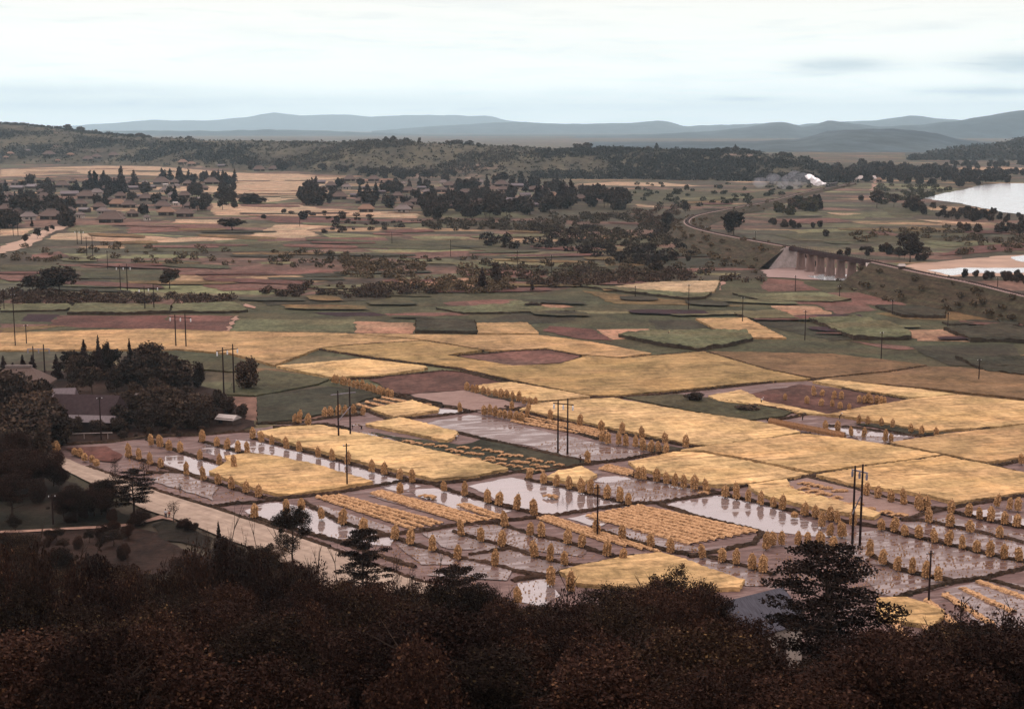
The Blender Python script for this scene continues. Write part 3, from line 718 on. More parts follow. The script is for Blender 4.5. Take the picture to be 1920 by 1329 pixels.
bunds = [
 [(115,835),(205,830),(275,820),(375,817),(437,811),(470,810)],
 [(472,822),(555,843),(655,870),(772,902),(812,908),(834,918),(914,940),(967,955),(1005,965),(1032,970)],
 [(275,825),(339,849),(375,860),(440,877),(475,886)], [(375,828),(406,836),(463,852),(480,856),(580,874),(655,897)],
 [(238,856),(302,876),(351,890),(409,907),(485,932),(530,940)], [(275,887),(345,888)],
 [(395,953),(440,945),(480,944),(527,936),(620,927),(705,912),(762,903),(815,909),(890,901),(960,887),(1040,880),(1090,873),(1167,864),(1225,853),(1292,845),(1345,838),(1440,827),(1510,816)],
 [(566,940),(602,960),(643,982),(680,992),(739,1008),(769,1020),(810,1032),(859,1047),(926,1060),(980,1075),(1030,1085)],
 [(470,968),(520,986),(575,1000),(642,1019),(690,1010),(730,1004),(790,997),(855,986),(930,980),(1035,968),(1110,957),(1185,946),(1235,944),(1345,926),(1390,913),(1440,908),(1490,898),(1525,893),(1600,878),(1690,870),(1765,857)],
 [(640,1019),(700,1040),(780,1065)],
 [(850,998),(901,1014),(941,1024),(1002,1044),(1056,1058),(1100,1064)], [(925,980),(992,1002),(1064,1019),(1138,1041),(1175,1050),(1215,1043)],
 [(1110,990),(1166,1010),(1219,1025),(1257,1035),(1319,1045),(1353,1052),(1430,1072),(1450,1080)],
 [(870,925),(915,942),(960,955)], [(985,899),(1042,911),(1091,922),(1137,936),(1179,946)],
 [(1180,893),(1249,905),(1302,916),(1345,925),(1402,939),(1451,950),(1507,965),(1556,975),(1650,990),(1699,1005),(1753,1016),(1804,1028),(1857,1042),(1925,1056)],
 [(1235,946),(1300,968),(1430,1000)], [(1430,1000),(1412,1020),(1362,1032),(1290,1045)],
 [(1632,1042),(1680,1067),(1737,1081),(1790,1092),(1842,1087)], [(1677,1123),(1735,1107),(1790,1092),(1840,1086),(1925,1066)], [(1842,1087),(1925,1110)],
 [(1690,976),(1741,979),(1820,996),(1874,1008),(1925,1020)], [(1690,976),(1770,956),(1830,945),(1925,930)], [(1780,960),(1837,973),(1884,983),(1925,992)],
 [(1512,896),(1600,918),(1670,938),(1730,952),(1770,957)],
 [(1652,838),(1720,826),(1800,815),(1865,802),(1925,796)], [(1655,837),(1757,858),(1862,876),(1925,892)], [(1862,876),(1925,862)],
 [(948,764),(1033,787),(1127,806),(1206,822),(1290,838),(1322,842)], [(985,782),(1040,800),(1122,825)],
 [(600,656),(700,673),(860,693),(960,717),(1100,746),(1155,748),(1280,736),(1425,720),(1480,714),(1530,713),(1600,735),(1706,752)],
 [(1100,746),(1015,757)], [(735,742),(780,752),(830,762),(880,772)], [(730,788),(805,783),(885,773),(985,766)], [(690,772),(730,788)], [(655,765),(690,772)],
 [(745,740),(830,765)], [(620,714),(700,710),(830,697),(870,700),(945,719),(985,735)],
 [(652,650),(795,641),(905,660)], [(840,669),(955,661),(1022,657),(1090,669)], [(1165,674),(1320,661),(1440,697),(1525,713)],
 [(1528,713),(1600,705),(1740,689)], [(855,812),(955,835),(1045,856),(1110,869),(1170,864)], [(880,1042),(920,1036),(960,1030)],
 [(960,1090),(1022,1081),(1100,1063),(1190,1045)], [(1350,752),(1440,765),(1510,778),(1480,785),(1440,790)], [(1440,826),(1520,815)], [(480,795),(552,795),(610,785),(680,778)],
 [(620,1030),(700,1060),(780,1090),(860,1110),(950,1140)], [(165,876),(300,923),(400,953),(520,993),(620,1028)], [(1546,800),(1600,803),(1660,812),(1735,820)],
 [(512,803),(540,802),(610,797),(655,806)],
]
for b in bunds: strip('earth_bank', b, .9, .5, BUND, lump=.38, step=.5)

# ---- cut rice laid in long rows
def straw_rows(quad, n, w, label, group, h=.35, m=None):
    A_, B_, C_, D_ = [gp(x, y) for x, y in quad]     # rows run from edge AB to edge DC
    for r in range(n):
        t = (r+.5)/n; a = A_.lerp(B_, t); b = D_.lerp(C_, t); L = (b-a).length; k = max(2, int(L/.45))
        d = (b-a).normalized(); nn = Vector((-d.y, d.x, 0)); V = []; Q = []
        for i in range(k+1):
            p = a.lerp(b, i/k); off = random.uniform(-.12, .12)
            for q, hh in ((-.5, 0), (-.40, .75), (-.05, 1), (.32, .8), (.5, 0)):
                V.append(tuple(p + nn*(off + q*w*(1+random.uniform(-.22, .22))) + Vector((0, 0, .2 + max(0, hh*h*(1+random.uniform(-.45, .45)))))))
            if i:
                s = (i-1)*5
                for j in range(4): Q.append((s+j, s+j+1, s+j+6, s+j+5))
        o = link('straw_row', mesh('straw_row', V, Q), m or STRAW_L)
        tag(o, f'{ORD[r]} laid straw row from the far side, {label}', 'straw row', group)
straw_rows([(1200,949),(1095,970),(1290,1024),(1428,998)], 9, 1.06, 'beside the single pole', 'cut rice laid in rows beside the single pole')
straw_rows([(640,930),(588,934),(772,997),(838,982)], 4, 0.91, 'behind the leafy roadside tree', 'cut rice laid in rows behind the roadside tree')
straw_rows([(715,922),(694,927),(868,984),(928,977)], 4, 0.88, 'before the water strip', 'cut rice laid in rows by the water strip')
straw_rows([(1030,969),(1006,974),(1130,1018),(1255,1041)], 4, 0.67, 'on the muddy plot', 'cut rice laid in rows on the muddy plot')
straw_rows([(1188,885),(1187,896),(1122,882),(1140,873)], 4, 0.61, 'by the pale water corner', 'cut rice laid in rows by the water corner')
straw_rows([(985,780),(955,793),(1120,822),(1142,810)], 4, 0.79, 'behind the twin poles', 'cut rice laid in rows behind the twin poles')
straw_rows([(725,745),(662,762),(690,771),(782,755)], 4, 0.97, 'beside the green bean plot', 'cut rice laid in rows beside the bean plot')
straw_rows([(1850,1088),(1650,1160),(1700,1260),(1960,1120)], 6, 1.22, 'near the dark slope', 'cut rice laid in rows near the dark slope')
straw_rows([(872,945),(856,950),(940,982),(962,974)], 2, 0.79, 'between two pools', 'cut rice laid in rows between two pools')

# stubble left standing in the wet plots
def stubble():
    Q = []; dr = (gp(1428, 998)-gp(1240, 958)).normalized(); nr = Vector((-dr.y, dr.x, 0))
    polys = [px for k, px in water if k and min(q[1] for q in px) > 800] + [
        [(275,905),(340,890),(470,935),(400,950)], [(240,860),(300,880),(335,885),(290,905),(230,892)], [(600,1000),(740,1015),(860,1050),(900,1100),(760,1075)],
        [(870,990),(930,985),(1060,1025),(1130,1045),(1060,1062),(930,1020)], [(1440,1000),(1590,1000),(1480,1030)], [(1450,1040),(1620,1048),(1700,1080),(1640,1130),(1460,1080)],
        [(1700,950),(1760,960),(1690,975)], [(960,1090),(1030,1087),(1060,1130),(960,1150)], [(1120,1000),(1210,1012),(1330,1040),(1260,1040)]]
    for px in polys:
        P = [gp(*q) for q in px]; pl = [(p.dot(dr), p.dot(nr)) for p in P]
        u0, u1 = min(p[0] for p in pl), max(p[0] for p in pl); v0, v1 = min(p[1] for p in pl), max(p[1] for p in pl); v = v0
        while v < v1:
            u = u0
            while u < u1:
                if inpoly(pl, u, v) and random.random() < .42:
                    c = dr*(u+random.uniform(-.15, .15)) + nr*(v+random.uniform(-.08, .08)); w_ = random.uniform(.06, .14); h_ = random.uniform(.03, .13); an = random.uniform(0, 3.14)
                    dx, dy = math.cos(an)*w_, math.sin(an)*w_
                    Q.append([(c.x-dx, c.y-dy, .12), (c.x+dx, c.y+dy, .12), (c.x+dx*1.6, c.y+dy*1.6, .22+h_), (c.x-dx*1.6, c.y-dy*1.6, .22+h_)])
                u += .55
            v += .95
    tag(link('stubble', quads_mesh('stubble', np.array(Q)), STRAW_L), 'rows of cut stubble standing in the wet plots', 'stubble', kind='stuff')
stubble()
# road, path
MEADOW = crop_mat('meadow_grass', (.019, .019, .013), .4, (.030, .020, .015))
FLOOR = crop_mat('forest_floor', (.024, .014, .011), .35, (.042, .026, .020))
def ribbon(name, far_, near_, m, z):
    P = far_ + near_[::-1]; return flat(name, P, m, z, jit=.12)
ribbon('road', [(60,838),(120,860),(165,878),(225,896),(300,926),(400,956),(520,996),(620,1031),(740,1073),(860,1112),(950,1142)],
       [(60,854),(110,876),(150,898),(215,928),(270,957),(330,976),(400,1003),(500,1042),(600,1098),(700,1140),(850,1200)], ROADM, .311)
ribbon('dirt_path', [(-20,999),(60,996),(125,992),(190,989),(250,984),(275,977),(300,969),(320,974)], [(-20,1003),(60,1000),(125,996),(190,993),(252,988),(280,981),(305,975),(330,980)], PATHM, .331)
flat('dirt_path', [(448,594),(441,594),(424,622),(431,622)], PATHM, .331)
flat('dirt_path', [(1357,529),(1353,529),(1348,545),(1353,545)], PATHM, .331)
flat('dirt_path', [(450,569),(480,577),(478,580),(462,577)], PATHM, .331)
flat('road', [(-10,468),(50,445),(100,426),(128,420),(128,426),(98,437),(50,465),(-10,479)], SAND, .291)
flat('meadow', [(-40,900),(110,890),(230,965),(300,972),(270,985),(200,990),(-40,1000)], MEADOW, .21)
flat('meadow', [(285,985),(310,978),(345,985),(400,1010),(390,1030),(310,1015)], MEADOW, .22)
flat('bare_earth', [(-60,1000),(250,990),(300,1000),(340,1030),(420,1060),(300,1080),(-60,1060)], FLOOR, .18)
flat('farmyard', [(-60,700),(300,690),(420,740),(480,800),(430,812),(110,835),(60,850),(-60,845)], FLOOR, .18)

# river and sands
flat('river', [(1733,373),(1760,365),(1800,358),(1835,349),(1870,344.5),(1990,344),(2100,350),(2300,440),(2000,410),(1880,399),(1820,386),(1780,379)], RIVER, .301)
flat('river_sand', [(1690,500),(1720,495),(1820,486),(1890,480),(1960,478),(2080,500),(2080,520),(1780,519)], SAND, .281)
flat('river_water', [(1738,508),(1765,506),(1800,503),(1850,504),(1990,503),(2020,512),(1860,513),(1810,514),(1785,518)], RIVER, .321)
flat('river_water', [(1896,483),(1925,479),(1960,480),(1960,494),(1915,492)], RIVER, .321)
flat('river_sand', [(1425,508),(1480,500),(1560,503),(1650,512),(1660,528),(1560,527),(1440,521)], SANDG, .285)
flat('river_water', [(1512,519),(1560,515),(1640,517),(1620,528),(1540,526)], RIVER, .321)
flat('river_sand', [(1660,503),(1720,505),(1800,520),(1740,519)], SAND, .293)
# ------------------------------------------------------------------ hills and mountains
def interp(pts, x):
    if x <= pts[0][0]: return pts[0][1]
    for (a, b), (c, d) in zip(pts, pts[1:]):
        if x <= c: return b + (d-b)*(x-a)/(c-a)
    return pts[-1][1]
def hillm(name, c, c2, c3, s=1., bare=(.26, .20, .15)):
    def b(t):
        n = t.noise(t.coord((.012*s, .006*s, .02*s)), 1., 7, .68, .5); f = t.noise(t.coord((.05*s, .02*s, .09*s)), 1., 6, .75)
        col = t.ramp(n, [(.32, c), (.50, c2), (.68, c3)])
        if bare:
            k = t.noise(t.coord((.006, .004, .02), loc=(3, 1, 5)), 1., 5, .6)
            col = t.mix(t.ramp(k, [(.62, 0.), (.68, .75)]), col, bare)
        t.color(t.mix(.85, col, t.ramp(f, [(.36, .4), (.5, .95), (.64, 1.7)]), 'MULTIPLY')); t.bump(f, 1., 4.*s)
    return mat(name, b)
HILLM = hillm('hill_scrub', (.024, .020, .015), (.044, .038, .025), (.070, .060, .037), 1., (.16, .115, .09))
FARH = hillm('hill_wood', (.020, .022, .022), (.034, .036, .030), (.05, .05, .036), .6, (.12, .10, .07))
MTN = hillm('hazed_mountain_forest', (.014, .026, .036), (.026, .040, .050), (.040, .056, .062), .12, None)  # dark forest tones with the blue of distant haze mixed into the colour
HSURF = {}
def ridge(name, top, base, depth_back, m, x0, x1, dx=8, rough=.12, rows=16, run=None, dfix=None, spur=.0, back=500):
    """hill: silhouette top(px x -> row), foot row base(px x -> row) on the plain or dfix metres away"""
    xs = np.arange(x0, x1+dx, dx); V = []; Q = []; R = rows + 5
    for ix, x in enumerate(xs):
        d0 = dfix if dfix else gp(x, interp(base, x)).y
        d1 = d0 + run
        yt = interp(top, x)
        yt += mnoise.fractal(Vector((x*.03, d0*.001, 5.)), 1., 2., 5)*(1.6 if dfix else .8)
        zt = max(2., H - (yt-YH)/F*d1)
        for r in range(R):
            if r < rows:
                t = r/(rows-1); d = d0 + (d1-d0)*t; s = math.sin(t*math.pi/2)**1.15
                amp = rough*zt*math.sin(math.pi*min(1, t*1.0))
                px_ = (x-960)/F*d
                nz = mnoise.fractal(Vector((px_/run*2.2, d/run*1.6, 3.3)), 1., 2., 5)
                z = zt*s + amp*nz - (1-t)**6*0.5
                if spur: z += spur*zt*math.sin(math.pi*t)*math.sin(px_/run*5+nz*3)
                if t == 0: z = -.5
                # the face never rises above the line of sight to the crest
                z = min(z, H - (yt+.6*(1-t)*6-YH)/F*d if t < 1 else zt) if t > .3 else z
            else:
                q = (r-rows+1)/5; d = d1 + back*q; z = zt*(1-q**1.5) - (.5 if q == 1 else 0)
            V.append(((x-960)/F*d, d, z))
        if ix:
            a = (ix-1)*R; b = ix*R
            for r in range(R-1): Q.append((a+r, b+r, b+r+1, a+r+1))
    o = tag(link(name, mesh(name, V, Q, True), m), kind='structure')
    HSURF[name] = (xs, np.array(V).reshape(len(xs), R, 3), rows)
    return o
ridge_top = [(-1300,262),(-900,236),(-300,222),(-60,228),(0,231),(60,236),(125,242),(165,248),(230,254),(290,258),(350,259),(400,264),(480,263),(600,266),(720,265),(760,265),(800,268),(860,269),(900,272),(960,274),(1040,278),(1090,278),(1150,277),(1200,278),(1260,279),(1320,281),(1380,284),(1440,289),(1500,294),(1530,303),(1560,315),(1590,330),(1620,341)]
ridge_base = [(-300,305),(0,308),(200,309),(430,317),(560,322),(700,333),(1000,337),(1200,338),(1500,343),(1620,344)]
ridge('hill', ridge_top, ridge_base, 0, HILLM, -1300, 1616, 8, .16, 18, run=520)
# bare terrace scar spurs read on the face of the hill
ridge('wooded_hill', [(1690,312),(1740,288),(1790,281),(1850,275),(1900,266),(1960,263),(2100,255),(2400,262)], [(0,300)], 0, FARH, 1690, 2400, 10, .12, 12, run=500, dfix=2900)
L1 = [(1100,272),(1200,268),(1300,266),(1400,266),(1440,263),(1480,262),(1515,255),(1545,246),(1600,243),(1655,241),(1700,244),(1750,251),(1790,261),(1840,268),(1900,266),(1960,270),(2200,280)]
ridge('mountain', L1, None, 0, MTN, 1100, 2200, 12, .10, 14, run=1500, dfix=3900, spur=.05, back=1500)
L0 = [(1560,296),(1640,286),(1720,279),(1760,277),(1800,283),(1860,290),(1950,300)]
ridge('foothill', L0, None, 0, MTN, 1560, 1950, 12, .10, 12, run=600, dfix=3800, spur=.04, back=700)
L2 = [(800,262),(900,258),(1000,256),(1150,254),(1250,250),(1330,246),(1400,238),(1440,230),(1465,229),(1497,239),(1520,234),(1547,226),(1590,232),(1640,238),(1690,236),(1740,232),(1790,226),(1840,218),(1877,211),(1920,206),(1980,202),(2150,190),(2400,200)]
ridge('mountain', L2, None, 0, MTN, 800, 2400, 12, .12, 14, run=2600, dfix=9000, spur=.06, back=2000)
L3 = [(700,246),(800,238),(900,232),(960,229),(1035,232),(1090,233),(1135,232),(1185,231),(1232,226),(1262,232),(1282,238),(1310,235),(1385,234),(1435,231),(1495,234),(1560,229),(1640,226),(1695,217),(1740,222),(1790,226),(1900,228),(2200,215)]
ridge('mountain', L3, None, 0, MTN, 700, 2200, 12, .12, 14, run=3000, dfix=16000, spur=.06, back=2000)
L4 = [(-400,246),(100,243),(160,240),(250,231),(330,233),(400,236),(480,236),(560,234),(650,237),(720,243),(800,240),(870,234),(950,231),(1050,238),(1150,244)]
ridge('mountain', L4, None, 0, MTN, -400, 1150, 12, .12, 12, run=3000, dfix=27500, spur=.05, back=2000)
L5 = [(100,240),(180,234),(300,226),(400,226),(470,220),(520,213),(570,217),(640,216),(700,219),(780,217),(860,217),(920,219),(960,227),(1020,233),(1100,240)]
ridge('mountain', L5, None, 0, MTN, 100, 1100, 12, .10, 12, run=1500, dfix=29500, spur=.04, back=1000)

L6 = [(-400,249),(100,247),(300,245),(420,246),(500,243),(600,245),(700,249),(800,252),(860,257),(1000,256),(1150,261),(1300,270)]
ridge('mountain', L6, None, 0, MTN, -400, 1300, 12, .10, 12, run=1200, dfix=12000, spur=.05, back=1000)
# ------------------------------------------------------------------ haze
hb = MB(); hb.box((0, 16500, 299), (60200, 34400, 602))
hz = hb.build('haze', None); tag(hz, kind='stuff')
hm = bpy.data.materials.new('haze_air'); hm.use_nodes = True; hn = hm.node_tree; hn.nodes.clear()
ho = hn.nodes.new('ShaderNodeOutputMaterial'); hv = hn.nodes.new('ShaderNodeVolumePrincipled')
hv.inputs['Color'].default_value = (.60, .86, 1.0, 1); hv.inputs['Density'].default_value = HAZE; hv.inputs['Anisotropy'].default_value = .3
hn.links.new(hv.outputs[0], ho.inputs['Volume']); hz.data.materials.append(hm)

# ------------------------------------------------------------------ railway bank, bridge, train
def track(x, y, h): return gp(x, y, h)
TR = [(2150,598,7.),(2020,573,7.5),(1920,553,8.),(1830,531,9.),(1740,513,9.8),(1640,491,10.),(1485,463,10.),(1440,455,10.),(1380,444,9.5),(1340,436,9.),(1305,427,8.),(1289,419,7.5),(1290,411,7.),(1310,402,6.),(1370,390,5.),(1440,377,4.),(1500,362,3.),(1560,350,2.5),(1600,343,2.)]
TP = [track(*p) for p in TR]
def smooth_path(P, n=6):
    o = []
    for i in range(len(P)-1):
        p0, p1, p2, p3 = P[max(i-1, 0)], P[i], P[i+1], P[min(i+2, len(P)-1)]
        for j in range(n):
            t = j/n
            o.append(.5*((2*p1)+(p2-p0)*t+(2*p0-5*p1+4*p2-p3)*t*t+(3*p1-p0-3*p2+p3)*t**3))
    return o + [P[-1]]
def bank(name, P, m, cap, wt=2.6, slope=1.45):
    V = []; Q = []; G = []
    for i, p in enumerate(P):
        t = (P[min(i+1, len(P)-1)]-P[max(i-1, 0)]); t.z = 0; t.normalize(); n = Vector((-t.y, t.x, 0))
        for a, z in ((-(wt+slope*p.z), -.1), (-(wt+slope*p.z*.5), p.z*.5), (-wt, p.z-.25), (wt, p.z-.25), (wt+slope*p.z*.5, p.z*.5), (wt+slope*p.z, -.1)):
            j = random.uniform(-.4, .4) if z < p.z-.3 else 0
            V.append((p.x+n.x*(a+j), p.y+n.y*(a+j), z))
        for a, z in ((-1.9, p.z-.24), (-1.4, p.z), (1.4, p.z), (1.9, p.z-.24)): G.append((p.x+n.x*a, p.y+n.y*a, z))
    for i in range(len(P)-1):
        for j in range(5): Q.append((i*6+j, i*6+j+1, i*6+j+7, i*6+j+6))
    tag(link(name, mesh(name, V, Q), m), kind='structure')
    q2 = [(i*4+j, i*4+j+1, i*4+j+5, i*4+j+4) for i in range(len(P)-1) for j in range(3)]
    tag(link('ballast_bed', mesh('ballast_bed', G, q2), cap), kind='structure')
BANKG = crop_mat('bank_grass', (.052, .046, .028), .45, (.075, .050, .034))
east = smooth_path(TP[:6]); west = smooth_path(TP[6:])
bank('railway_embankment', east, BANKG, BALLAST); bank('railway_embankment', west, BANKG, BALLAST)
def bank_bushes(P, n, lab):
    C_ = []; R_ = []
    for _ in range(n):
        i = random.randrange(len(P)-1); p = P[i].lerp(P[i+1], random.random()); t = P[i+1]-P[i]; t.z = 0; t.normalize(); nn = Vector((-t.y, t.x, 0)); s = random.choice((-1, 1))
        q = random.random(); a = 2.9 + 1.7*p.z*q; r = random.uniform(.5, 1.5)
        C_.append((p.x+nn.x*a*s, p.y+nn.y*a*s, p.z*(1-q)+r*.3)); R_.append((r*1.2, r, r*.7))
    BB.append((C_, R_, lab, n*60))
BB = []
bank_bushes(east, 90, 'low bushes on the railway bank near the bridge'); bank_bushes(west, 170, 'low bushes on the railway bank around the bend')
allp = east + smooth_path(TP[5:7], 4)[1:-1] + west
rt = empty('railway_track', allp[0]); tag(rt, 'single railway track running over the embankment and the long bridge', 'railway track')
rb = MB()
for s in (-.55, .55):
    pts = []
    for i, p in enumerate(allp):
        t = (allp[min(i+1, len(allp)-1)]-allp[max(i-1, 0)]); t.z = 0; t.normalize(); n = Vector((-t.y, t.x, 0))
        pts.append(p + n*s + Vector((0, 0, .28)) - allp[0])
    r_ = MB(); r_.tube(pts, [.08]*len(pts), 4); r_.build('rail', RAILM, rt)
slp = MB()
for i in range(len(allp)-1):
    a, b = allp[i], allp[i+1]; k = max(1, int((b-a).length/1.5)); t = (b-a).normalized(); ang = math.atan2(t.y, t.x)
    for j in range(k): slp.box(a.lerp(b, j/k) + Vector((0, 0, .1)) - allp[0], (.35, 2.3, .2), ang)
tag(slp.build('sleepers', WOODP, rt), kind='stuff')
# bridge
B0, B1 = TP[5], TP[6]; d = (B1-B0); L = d.length; d.normalize(); ang = math.atan2(d.y, d.x); nn = Vector((-d.y, d.x, 0))
br = empty('railway_bridge', (B0.x, B0.y, 0)); tag(br, 'long brown railway bridge on tall stained piers over the sandy stream bed', 'bridge')
O = Vector((B0.x, B0.y, 0)); NP = 8
gb = MB()
for s in (-1.5, 1.5):
    g_ = MB(); g_.box(B0.lerp(B1, .5) - O + nn*s + Vector((0, 0, -.95)), (L, .35, 1.5), ang); g_.build('girder', GIRD, br)
dk = MB(); dk.box(B0.lerp(B1, .5) - O + Vector((0, 0, -.1)), (L, 3.4, .18), ang)
for k in range(int(L/2.5)):
    p = B0 + d*(k*2.5) - O
    for s in (-1.75, 1.75): dk.box(p + nn*s + Vector((0, 0, .45)), (.08, .08, 1.0), ang)
dk.build('deck', GIRD, br)
for k in range(1, NP):
    c = B0.lerp(B1, k/NP) - O; m_ = MB(); R = Matrix.Rotation(ang, 3, 'Z')
    zt = B0.z - 1.75; v = []
    for z, a, b in ((-.3, 1.3, 2.6), (.9, 1.2, 2.5), (1.0, .95, 2.1), (zt-.8, .8, 1.8), (zt-.7, 1.0, 2.1), (zt, 1.0, 2.1)):
        for (sx, sy) in ((-1, -.75), (-.6, -1), (.6, -1), (1, -.75), (1, .75), (.6, 1), (-.6, 1), (-1, .75)):
            v.append(R @ Vector((sx*a, sy*b, 0)) + Vector((c.x, c.y, z)))
    f = [tuple(range(8))[::-1], tuple(range(40, 48))] + [(r*8+j, r*8+(j+1) % 8, (r+1)*8+(j+1) % 8, (r+1)*8+j) for r in range(5) for j in range(8)]
    m_.add(v, f); m_.build('pier', PIERM, br)
for P, s in ((B1, 1), (B0, -1)):       # abutments with sloping wing walls
    m_ = MB(); c = P - O; c.z = 0
    if True:
        z_ = P.z - .3; wv = 2.6 + .85*P.z; q0 = c - d*(s*.1); q1 = c + d*(s*1.0)
        tz = [nn*(-wv), nn*wv, nn*3.0 + Vector((0, 0, z_)), nn*(-3.0) + Vector((0, 0, z_))]
        m_.add([q0 + t_ for t_ in tz] + [q1 + t_ for t_ in tz], [(0, 1, 2, 3), (7, 6, 5, 4), (0, 4, 5, 1), (1, 5, 6, 2), (2, 6, 7, 3), (3, 7, 4, 0)])
    m_.box(c + d*(s*1.2) + Vector((0, 0, P.z/2 - 1.0)), (2.4, 6.4, P.z-1.6), ang)
    for q in (-1, 1):
        a = c + nn*(q*3.3) ; e = a + d*(s*15) + nn*(q*6)
        th = (d*s).normalized()*.0 + nn*(q*.8)
        v = [a, a+th, e+th, e, a+Vector((0, 0, P.z-.3)), a+th+Vector((0, 0, P.z-.3)), e+th+Vector((0, 0, .6)), e+Vector((0, 0, .6))]
        f = [(0, 1, 5, 4), (1, 2, 6, 5), (2, 3, 7, 6), (3, 0, 4, 7), (4, 5, 6, 7), (3, 2, 1, 0)]
        m_.add(v, f)
    m_.build('abutment', CONC, br)
rs = empty('signal_hut', at_depth(1691, 497, TP[4].lerp(TP[5], .45).y - 3)); rs.location.z = 8.6
tag(rs, 'small pale roofed lineman hut beside the railway line past the bridge', 'hut')
m_ = MB(); m_.box((0, 0, 1.2), (2.2, 2., 2.4)); m_.build('wall', WALLB, rs); m_ = MB(); m_.add([(-1.5,-1.4,2.4),(1.5,-1.4,2.4),(1.5,1.4,2.4),(-1.5,1.4,2.4),(-1.2,0,3.3),(1.2,0,3.3)], [(0,1,5,4),(2,3,4,5),(1,2,5),(3,0,4),(3,2,1,0)]); m_.build('roof', TIN_L, rs)

# steam train
def path_at(P, dist):
    for a, b in zip(P, P[1:]):
        l = (b-a).length
        if dist <= l: return a.lerp(b, dist/l), math.atan2(b.y-a.y, b.x-a.x)
        dist -= l
    return P[-1], 0
BLK = simple('sooty_iron', (.018, .014, .017), .45, spec=.4); CAR = simple('carriage_paint', (.045, .028, .030), .5, sc=(.3, 1, 1)); ROOFC = simple('carriage_roof', (.10, .09, .10))
wp = west; acc = 0; lens = [(b-a).length for a, b in zip(wp, wp[1:])]
tot = 0; start = 0
for i, a in enumerate(wp):
    X = (a.x/a.y)*F*math.cos(TH)+960
    if i: tot += lens[i-1]
    if a.y > 1350 and a.x/a.y*F*.99+960 > 1538: start = tot; break
pos, a_ = path_at(wp, start)
def wheels(parent, xs, r, tag_=None):
    for x in xs:
        m_ = MB()
        for s in (-.75, .75): m_.tube([(x, s-.07, r), (x, s+.07, r)], [r, r], 12)
        m_.tube([(x, -.75, r), (x, .75, r)], [.08, .08], 6); m_.build('wheel_set', BLK, parent)
lo = empty('steam_locomotive', pos + Vector((0, 0, .35)), a_ + math.pi); tag(lo, 'black steam locomotive trailing white smoke below the wooded hill', 'locomotive')
m_ = MB(); m_.tube([(-4, 0, 2.3), (5.2, 0, 2.3)], [.95, .95], 14); m_.tube([(5.2, 0, 2.3), (5.5, 0, 2.3)], [.9, .6], 14); m_.build('boiler', BLK, lo, smooth=False)
m_ = MB(); m_.tube([(4.3, 0, 3.1), (4.3, 0, 4.1)], [.3, .38], 10); m_.build('chimney', BLK, lo); m_ = MB(); m_.tube([(1.5, 0, 3.1), (1.5, 0, 3.7), (1.5, 0, 3.85)], [.5, .45, .2], 10); m_.build('steam_dome', BLK, lo)
m_ = MB(); m_.box((-5.2, 0, 2.6), (2.4, 2.7, 2.6)); m_.box((-5.3, 0, 3.98), (2.9, 3.0, .16)); m_.build('cab', BLK, lo)
m_ = MB(); m_.box((0, 0, 1.2), (11.5, 2.4, .35)); m_.build('running_board', BLK, lo); wheels(lo, (-2.4, -.6, 1.2, 3.0), .7); wheels(lo, (5.0,), .4)
prev = start
for k in range(4):
    prev += 12.5 if k else 11.5
    p, a_ = path_at(wp, prev)
    if k == 0:
        c = empty('coal_tender', p + Vector((0, 0, .35)), a_); tag(c, 'black coal tender coupled right behind the steam locomotive', 'tender')
        m_ = MB(); m_.box((1.5, 0, 1.9), (7, 2.6, 1.9)); m_.box((1.5, 0, 3.0), (4.5, 1.8, .5)); m_.build('body', BLK, c); wheels(c, (-.8, 1.4, 3.6), .45)
    else:
        c = empty('railway_carriage', p + Vector((0, 0, .35)), a_); tag(c, f'{["", "first", "second", "third"][k]} dark red railway carriage behind the coal tender', 'carriage', 'carriages of the steam train')
        m_ = MB(); m_.box((0, 0, 2.2), (11.6, 2.7, 2.2)); m_.build('body', CAR, c)
        m_ = MB(); m_.add([(x, y, z) for x in (-5.9, 5.9) for y, z in ((-1.45, 3.3), (-.9, 3.65), (0, 3.8), (.9, 3.65), (1.45, 3.3))], [(0,1,6,5),(1,2,7,6),(2,3,8,7),(3,4,9,8),(4,3,2,1,0),(5,6,7,8,9),(0,5,9,4)]); m_.build('roof', ROOFC, c)
        for s in (-1.37, 1.37):
            for x in (-4.2, -2.1, 0, 2.1, 4.2):
                m_ = MB(); m_.box((x, s, 2.6), (1.3, .06, .8)); m_.build('window', WINDOW, c)
        wheels(c, (-4, 4), .45)
# smoke and steam: lumpy clouds of volume
def puff(name, pts, m, label, cat, grp=None, k=1.):
    ob = None; bm = MB()
    import bmesh
    b = bmesh.new()
    for p, r in pts:
        mt = Matrix.Translation(p) @ Matrix.Diagonal((r*1.2, r, r*.85, 1))
        g0 = len(b.verts); bmesh.ops.create_icosphere(b, subdivisions=3, radius=1, matrix=mt)
    for v in b.verts: v.co += Vector(mnoise.noise_vector(v.co*.35))*1.4*k + Vector(mnoise.noise_vector(v.co*1.1))*.6*k
    me = bpy.data.meshes.new(name); b.to_mesh(me); b.free()
    r_ = link(name, me, m); return tag(r_, label, cat, grp, kind='stuff')
def vol(name, c, dn):
    m = bpy.data.materials.new(name); m.use_nodes = True; n = m.node_tree; n.nodes.clear(); o = n.nodes.new('ShaderNodeOutputMaterial')
    v = n.nodes.new('ShaderNodeVolumePrincipled'); v.inputs['Color'].default_value = (*c, 1); v.inputs['Density'].default_value = dn; v.inputs['Anisotropy'].default_value = 0
    n.links.new(v.outputs[0], o.inputs['Volume']); return m
SM = mat('steam_white', lambda t: (t.color((.88, .88, .90)), t.rough(1.)))
ch = lo.location + Vector((0, 0, 4.5))
